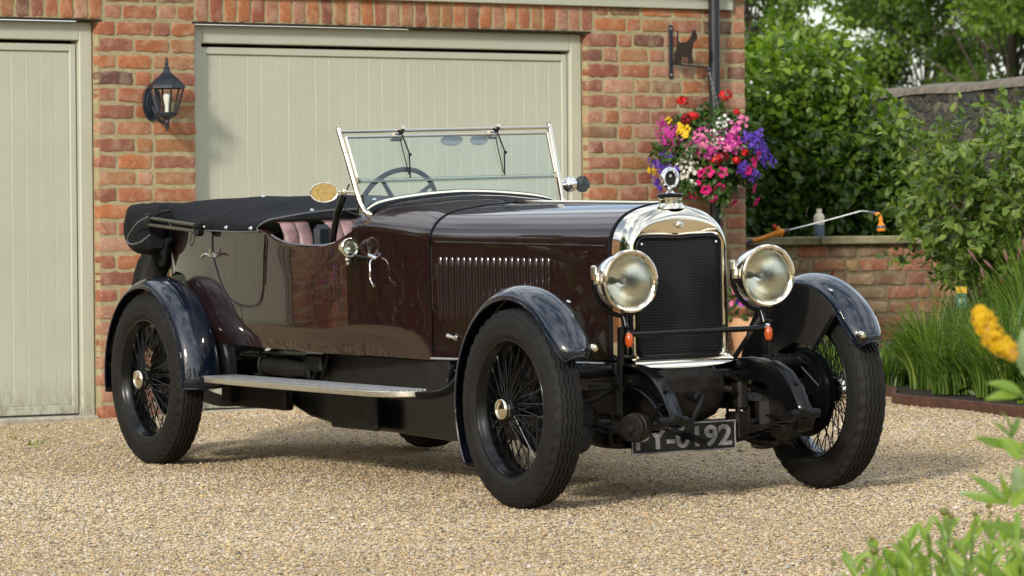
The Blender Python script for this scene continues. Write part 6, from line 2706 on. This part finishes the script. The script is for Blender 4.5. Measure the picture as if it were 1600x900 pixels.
for s in (-1, 1):
    b.tube([(wsx(1.512) + .008, s * .512, 1.515), (wsx(1.33) + .008, s * .502, 1.335)], .0075, 10)
    b.bbox((wsx(1.325) + .008, s * .500, 1.322), (.018, .018, .022), .003)
b.build('upper_frame', M_NICKEL, ws)
b = MB()
b.add([(wsx(1.322) + .010, -.50, 1.322), (wsx(1.322) + .010, .50, 1.322), (wsx(1.515) + .010, .51, 1.515), (wsx(1.515) + .010, -.51, 1.515)], [(0, 1, 2, 3)])
b.build('upper_glass', M_GLASS, ws, smooth=False, solid=.004)
M_EDGE = simple('green_glass_edge', (.16, .21, .21), .2)
b = MB()
b.bbox((wsx(1.325) + .010, 0, 1.318), (.006, .99, .009), .001)
b.build('glass_edge', M_EDGE, ws, smooth=False)
b = MB()
lo = [(wsx(z + .016), y, z + .016) for y, z in base]
V = [p for p in lo] + [(wsx(1.33), y, 1.33) for y, z in base]
b.add(V, [(i, i + 1, NB + i + 1, NB + i) for i in range(NB - 1)])
b.build('lower_glass', M_GLASS, ws, smooth=False, solid=.004)
for (yt, yb) in ((-.235, -.245), (.250, .233)):
    b = MB()
    xt = wsx(1.54) + .018
    b.tube([(xt, yt, 1.535), (wsx(1.44) + .022, yt + .012, 1.44), (wsx(1.33) + .020, yb, 1.33)], .0036, 8)
    b.tube([(wsx(1.50) + .024, yt - .018, 1.50), (wsx(1.345) + .022, yb - .004, 1.345)], .0028, 6)
    b.lathe([(.001, .02), (.010, .018), (.012, 0), (.010, -.010)], (xt + .002, yt, 1.535), (1, 0, .4), 12)
    b.lathe([(.001, .012), (.006, .010), (.006, 0)], (wsx(1.43) + .020, yt + .014, 1.43), (1, 0, .4), 10)
    b.build('wiper', M_BLACKGLOSS, ws)
    b = MB()
    b.lathe([(.001, .024), (.008, .022), (.011, .010), (.008, -.002)], (xt + .004, yt, 1.546), (1, 0, .4), 12)
    b.bbox((XT - .03, yt, 1.515), (.05, .055, .045), .01)
    b.build('wiper_motor', M_NICKEL, ws)
# interior mirror behind the glass
b = MB()
pts = [(.055 * math.cos(2 * PI * i / 20), .025 * math.sin(2 * PI * i / 20)) for i in range(20)]
b.prism(pts, lambda p, q, t: (XT - .06 + t, .06 + p, 1.492 + q), 0, .008)
b.prism(pts, lambda p, q, t: (XT - .06 + t, .20 + p * .8, 1.492 + q), 0, .008)
b.build('driving_mirror', simple('pale_mirror_back', (.30, .34, .36), .3), ws)
# side mirror on the driver's side: aged brass back
b = MB()
c = Vector((-1.86, -.645, 1.275))
pts = [(.058 * math.cos(2 * PI * i / 28) * (1 if True else 1), .041 * (abs(math.sin(2 * PI * i / 28)) ** .9) * (1 if math.sin(2 * PI * i / 28) > 0 else -1)) for i in range(28)]
nrm = Vector((.90, -.43, 0)).normalized()
sd = Vector((.43, .90, 0)).normalized()
b.prism(pts, lambda p, q, t: tuple(c + sd * p + Vector((0, 0, q)) + nrm * t), 0, .006)
mir = b.build('side_mirror', M_BRASS, car, bevel=.001)
b = MB()
b.tube([c + sd * p * 1.02 + Vector((0, 0, q * 1.02)) + nrm * .004 for p, q in pts], .0035, 6, closed=True)
b.tube([c + sd * .055, c + sd * .095, (wsx(1.28), -.52, 1.272)], .0055, 8)
b.lathe([(.001, -.012), (.012, -.010), (.014, 0), (.012, .010), (.001, .012)], c + sd * .088, (0, 0, 1), 14)
b.build('mirror_stalk', M_NICKEL, mir)
# mirror and spot lamp on the other pillar
b = MB()
c = Vector((-1.83, .585, 1.280))
b.lathe([(.001, .018), (.020, .014), (.032, .004), (.035, 0), (.033, -.006), (.001, -.008)], c, (.86, -.5, 0), 28)
b.tube([(wsx(1.28), .52, 1.28), tuple(c)], .006, 8)
b.build('round_mirror', M_CHROME, car)
b = MB()
c = Vector((-1.82, .645, 1.280))
b.lathe([(.001, -.03), (.025, -.022), (.036, -.006), (.038, 0)], c, (1, -.1, 0), 28)
b.tube([(-1.83, .60, 1.28), (-1.83, .645, 1.28)], .005, 8)
sl = b.build('spot_lamp', M_CHROME, car)
b = MB()
b.lathe([(.037, .001), (.02, .003), (.001, .004)], c, (1, -.1, 0), 28)
b.build('spot_lens', simple('dark_mirror_glass', (.03, .045, .05), .06), sl)
b = MB()
b.lathe([(.008, -.015), (.012, -.01), (.012, .01), (.008, .015)], (-1.90, .545, 1.40), (0, 0, 1), 10)
b.build('pillar_knob', M_CHROME, ws)

# scuttle side lamp
for s in (-1, 1):
    c = Vector((-1.715, s * .600, 1.032))
    b = MB()
    b.lathe([(.001, -.075), (.012, -.072), (.026, -.055), (.036, -.030), (.040, -.008), (.043, -.006), (.044, .002), (.040, .006), (.033, .004), (.031, -.002)], c, (1, -s * .10, 0), 32)
    b.lathe([(.012, -.006), (.014, 0), (.012, .006), (.006, .010)], c + Vector((-.02, 0, -.052)), (0, 0, 1), 14)
    b.lathe([(.006, -.014), (.009, -.006), (.006, 0)], c + Vector((-.02, 0, -.062)), (0, 0, 1), 12)
    sl = b.build('scuttle_lamp', M_NICKEL, car, angle=30)
    b = MB()
    b.lathe([(.032, -.002), (.018, .002), (.001, .003)], c, (1, -s * .10, 0), 24)
    b.build('lamp_lens', M_GLASS, sl)
    b = MB()
    b.lathe([(.031, -.004), (.022, -.020), (.001, -.032)], c, (1, -s * .10, 0), 24)
    b.build('lamp_bowl', M_REFLECT, sl)
    b = MB()
    b.tube([tuple(c + Vector((-.015, 0, -.03))), (-1.70, s * .55, .99), (-1.66, s * .53, .985)], .009, 8)
    b.build('lamp_stalk', M_CHASSIS, sl)
b = MB()
b.tube(smoothpath([(-1.62, -.53, .985), (-1.61, -.555, .97), (-1.60, -.562, .93), (-1.60, -.562, .895), (-1.575, -.562, .87)], 6), .0045, 8)
b.lathe([(.001, .008), (.008, .006), (.008, -.004), (.001, -.008)], (-1.57, -.562, .867), (0, 0, 1), 10)
b.tube([(-1.62, -.52, .985), (-1.64, -.55, 1.0)], .010, 8)
b.build('horn_lever', M_CHROME, car)

# steering wheel
c = Vector((-1.99, -.215, 1.195))
axv = Vector((-.90, 0, .42)).normalized()
u = Vector((0, 1, 0))
w_ = axv.cross(u)
b = MB()
b.tube([c + (u * math.cos(2 * PI * i / 48) + w_ * math.sin(2 * PI * i / 48)) * .190 for i in range(48)], .0115, 10, closed=True)
for k in range(4):
    a = PI / 4 + k * PI / 2 + .15
    d = u * math.cos(a) + w_ * math.sin(a)
    b.tube([c - axv * .02, c + d * .185], [.013, .009], 8)
b.tube([c - axv * .01, c - axv * .50], .018, 12)
b.lathe([(.001, .01), (.03, .004), (.03, -.02)], c, axv, 20)
b.build('steering_wheel', M_BLACKGLOSS, car)
# grab lever by the screen
b = MB()
b.tube([(-1.90, -.525, 1.262), (-1.965, -.53, 1.18), (-2.01, -.535, 1.05)], .015, 10)
b.build('outer_lever', M_BLACKGLOSS, car)
b = MB()
b.tube(smoothpath([(-1.85, -.56, 1.265), (-1.84, -.565, 1.22), (-1.80, -.56, 1.19), (-1.74, -.53, 1.17)], 5), .0030, 6)
b.tube([(-1.845, -.545, 1.275), (-1.84, -.53, 1.31)], .0035, 6)
b.build('lamp_cable', M_BLACKGLOSS, car)

# ------------------------------------------------------------------ plants in the near corner of the bed, between the viewer and the car
def blade_leaf(mb, base, tip, w, face, sag=.12, n=7):
    """a real curved, keeled leaf from base to tip; face = rough normal"""
    base, tip, face = Vector(base), Vector(tip), Vector(face)
    ax = tip - base
    L = ax.length
    s = ax.cross(face).normalized()
    nn = s.cross(ax).normalized()
    rows = []
    for i in range(n + 1):
        t = i / n
        k = math.sin(PI * min(1.0, (t ** .8) * .94 + .06)) ** .8 * (1 if i < n else 0)
        ww = max(.0004, w * .5 * k)
        c = base + ax * t + nn * (L * sag * (math.sin(PI * t) * .8))
        rows.append([tuple(c - s * ww + nn * ww * .35), tuple(c - s * ww * .5 + nn * ww * .05), tuple(c), tuple(c + s * ww * .5 + nn * ww * .05), tuple(c + s * ww + nn * ww * .35)])
    mb.grid(rows)


def tint_all(ob, R, lo=.3, hi=.8, per=40):
    me = ob.data
    n = len(me.vertices)
    a = me.color_attributes.new('tint', 'FLOAT_COLOR', 'POINT')
    v = np.repeat(R.uniform(lo, hi, n // per + 1), per)[:n]
    a.data.foreach_set('color', np.stack([v, v, v, np.ones(n)], 1).astype(np.float32).ravel())


M_GREYLEAF = leafmat('grey_green_leaf', (.12, .19, .07), (.17, .25, .11), (.26, .35, .20), rough=.55)
TOV = -FW
Rr = random.Random(17)
Rn_ = np.random.RandomState(17)


def yellow_shrub():
    D = 9.0
    P = lambda x, y, d=0.: pt(x, y, D + d)
    foot = P(1660, 900)
    foot = Vector((foot.x, foot.y, gz(foot.x, foot.y)))
    root = empty('yellow_flowered_shrub', tuple(foot), 'grey green leaved shrub with one drooping yellow flower spike at the right edge', 'shrub')
    obs = []
    b = MB()
    b.tube(smoothpath([foot, P(1640, 900), P(1618, 820), P(1605, 700), P(1612, 600), P(1600, 575)], 6), [.007 - .0045 * i / 30 for i in range(31)], 7)
    b.tube(smoothpath([P(1600, 580), P(1594, 566), P(1584, 553), P(1570, 540), P(1550, 520), P(1535, 490)], 6), [.0028 - .0012 * i / 30 for i in range(31)], 6)
    b.tube(smoothpath([P(1622, 830), P(1608, 800), P(1590, 770), P(1580, 740)], 4), .0028, 6)
    b.tube(smoothpath([P(1606, 712), P(1594, 706), P(1583, 690), P(1578, 672)], 4), .0022, 6)
    b.tube(smoothpath([P(1612, 640), P(1602, 622), P(1590, 617)], 4), .0024, 6)
    obs.append(b.build('stems', M_STEM, None))
    leaves = [((1596, 616), (1541, 599), 21), ((1592, 618), (1538, 625), 20), ((1602, 620), (1640, 596), 22), ((1580, 700), (1521, 683), 20), ((1596, 716), (1560, 684), 26), ((1592, 704), (1632, 690), 20),
              ((1578, 682), (1563, 642), 11), ((1579, 684), (1548, 657), 11), ((1579, 683), (1594, 650), 12), ((1573, 786), (1495, 769), 19), ((1574, 790), (1560, 735), 16), ((1577, 786), (1514, 742), 14), ((1576, 780), (1602, 725), 16),
              ((1580, 792), (1612, 756), 18), ((1600, 830), (1534, 820), 24), ((1606, 842), (1572, 836), 18), ((1612, 756), (1580, 742), 16), ((1608, 860), (1640, 820), 22), ((1590, 800), (1588, 850), 12), ((1612, 600), (1640, 560), 20)]
    b = MB()
    k = D / FPX
    for (a, c, w) in leaves:
        dz = Rr.uniform(-.06, .06)
        blade_leaf(b, P(*a), P(c[0], c[1], dz), w * k, TOV + UP * Rr.uniform(.2, 1.1), Rr.uniform(-.1, .14))
    o_ = b.build('leaves', M_FGLEAF, None, angle=70)
    tint_all(o_, Rn_, .35, .95)
    obs.append(o_)
    b = MB()
    for (a, c, w) in [((1600, 580), (1598, 512), 26), ((1598, 585), (1630, 520), 24), ((1592, 778), (1588, 725), 22)]:
        blade_leaf(b, P(*a), P(*c), w * k, TOV, .05)
    o_ = b.build('young_leaves', M_GREYLEAF, None, angle=70)
    tint_all(o_, Rn_, .5, .9)
    obs.append(o_)
    # flower spike: hundreds of little florets round the curved rachis
    core = [P(*q) for q in ((1584, 556), (1578, 548), (1566, 540), (1552, 528), (1542, 512), (1535, 495), (1531, 484))]
    rad_px = [8, 15, 18, 20, 21, 19, 9]
    path = smoothpath(core, 8)
    m = MB()
    m2 = MB()
    for i, p in enumerate(path):
        r = float(np.interp(i / (len(path) - 1), [j / 6 for j in range(7)], rad_px)) * k
        for q in range(15):
            v = Vector((Rr.gauss(0, 1), Rr.gauss(0, 1), Rr.gauss(0, 1))).normalized()
            c = p + v * r * Rr.uniform(.55, 1.0)
            t_ = i / (len(path) - 1)
            (m2 if Rr.random() < .75 - t_ * 1.5 + .25 else m)
            tgt = m2 if Rr.random() < max(.03, .6 - 1.6 * t_) else m
            small_flower(tgt, c, v, .0060, Rr, 4)
            tgt.lathe([(.0004, -.003), (.0016, 0), (.0008, .003)], c, v, 5)
    f1 = m.build('flower_spike', P_YELLOW, None, angle=60)
    f2 = m2.build('faded_florets', P_ORANGEY, None, angle=60)
    obs += [f1, f2]
    under(root, *obs)


yellow_shrub()


def low_plant(px0, ytop, n, D, label, seed, buds=()):
    P = lambda x, y, d=0.: pt(x, y, D + d)
    foot = P(px0, 905)
    foot = Vector((foot.x, foot.y, gz(foot.x, foot.y)))
    root = empty('leafy_perennial', tuple(foot), label, 'plant', 'fresh green plants in the near corner')
    Rr = random.Random(seed)
    k = D / FPX
    b, lv = MB(), MB()
    bd = MB()
    for i in range(n):
        sx = px0 + (i - (n - 1) / 2) * 26 + Rr.uniform(-9, 9)
        ty = ytop + Rr.uniform(0, 34) + abs(i - (n - 1) / 2) * 14
        dd = Rr.uniform(-.25, .25)
        tipp = P(sx + Rr.uniform(-10, 10), ty, dd)
        st = P(px0 + (sx - px0) * .7, 960, dd * .6)
        path = smoothpath([foot, st, st.lerp(tipp, .5) + RT * Rr.uniform(-.01, .01), tipp], 6)
        b.tube(path, [.0036 - .0022 * j / (len(path) - 1) for j in range(len(path))], 6)
        m = len(path)
        for j in range(7, m, 1):
            t = j / (m - 1)
            for rep in range(1):
                a = Rr.uniform(0, 2 * PI)
                d = (RT * math.cos(a) + FW * math.sin(a) * .8 + UP * Rr.uniform(.7, 1.7)).normalized()
                L = (58 - 24 * max(0, t - .55) / .45) * k * Rr.uniform(.6, 1.1)
                blade_leaf(lv, path[j], path[j] + d * L, Rr.uniform(9, 14) * k, TOV + UP * .6 + RT * Rr.uniform(-.8, .8), Rr.uniform(-.12, .05), 6)
    for (bx, by, r) in buds:
        c = P(bx, by)
        b.tube(smoothpath([P(px0 + (bx - px0) * .6, min(900, by + 55)), P(bx, by + 18), c], 4), .0013, 5)
        bd.lathe([(.0004, -r * k), (r * k * .8, -r * k * .5), (r * k, 0), (r * k * .8, r * k * .5), (r * k * .3, r * k * .75), (.0004, r * k * .8)], c, (0.1, -.2, 1), 12)
    obs = [b.build('stems', M_STEM, None)]
    o_ = lv.build('leaves', M_FGLEAF, None, angle=70)
    tint_all(o_, Rn_, .35, 1.0, 35)
    obs.append(o_)
    if buds:
        obs.append(bd.build('flower_buds', simple('olive_bud', (.13, .13, .025), .7), None))
    under(root, *obs)


low_plant(1372, 838, 3, 10.6, 'small leafy perennial with round buds, leftmost of the near plants', 1, ((1362, 841, 5), (1366, 860, 8), (1352, 874, 5), (1302, 880, 5)))
low_plant(1410, 842, 2, 10.6, 'slim leafy perennial with one bud, second from the left of the near plants', 2, ((1407, 851, 5),))
low_plant(1462, 802, 4, 10.4, 'broad leafy perennial with two open buds, middle of the near plants', 3, ((1475, 799, 8), (1486, 806, 6), (1494, 852, 7)))
low_plant(1520, 800, 3, 10.5, 'upright leafy perennial right of the two open buds', 4, ((1523, 802, 5), (1545, 789, 6), (1548, 801, 4)))
low_plant(1572, 830, 4, 10.3, 'bushy leafy perennial below the yellow flowered shrub', 5, ((1588, 860, 8), (1600, 872, 6)))
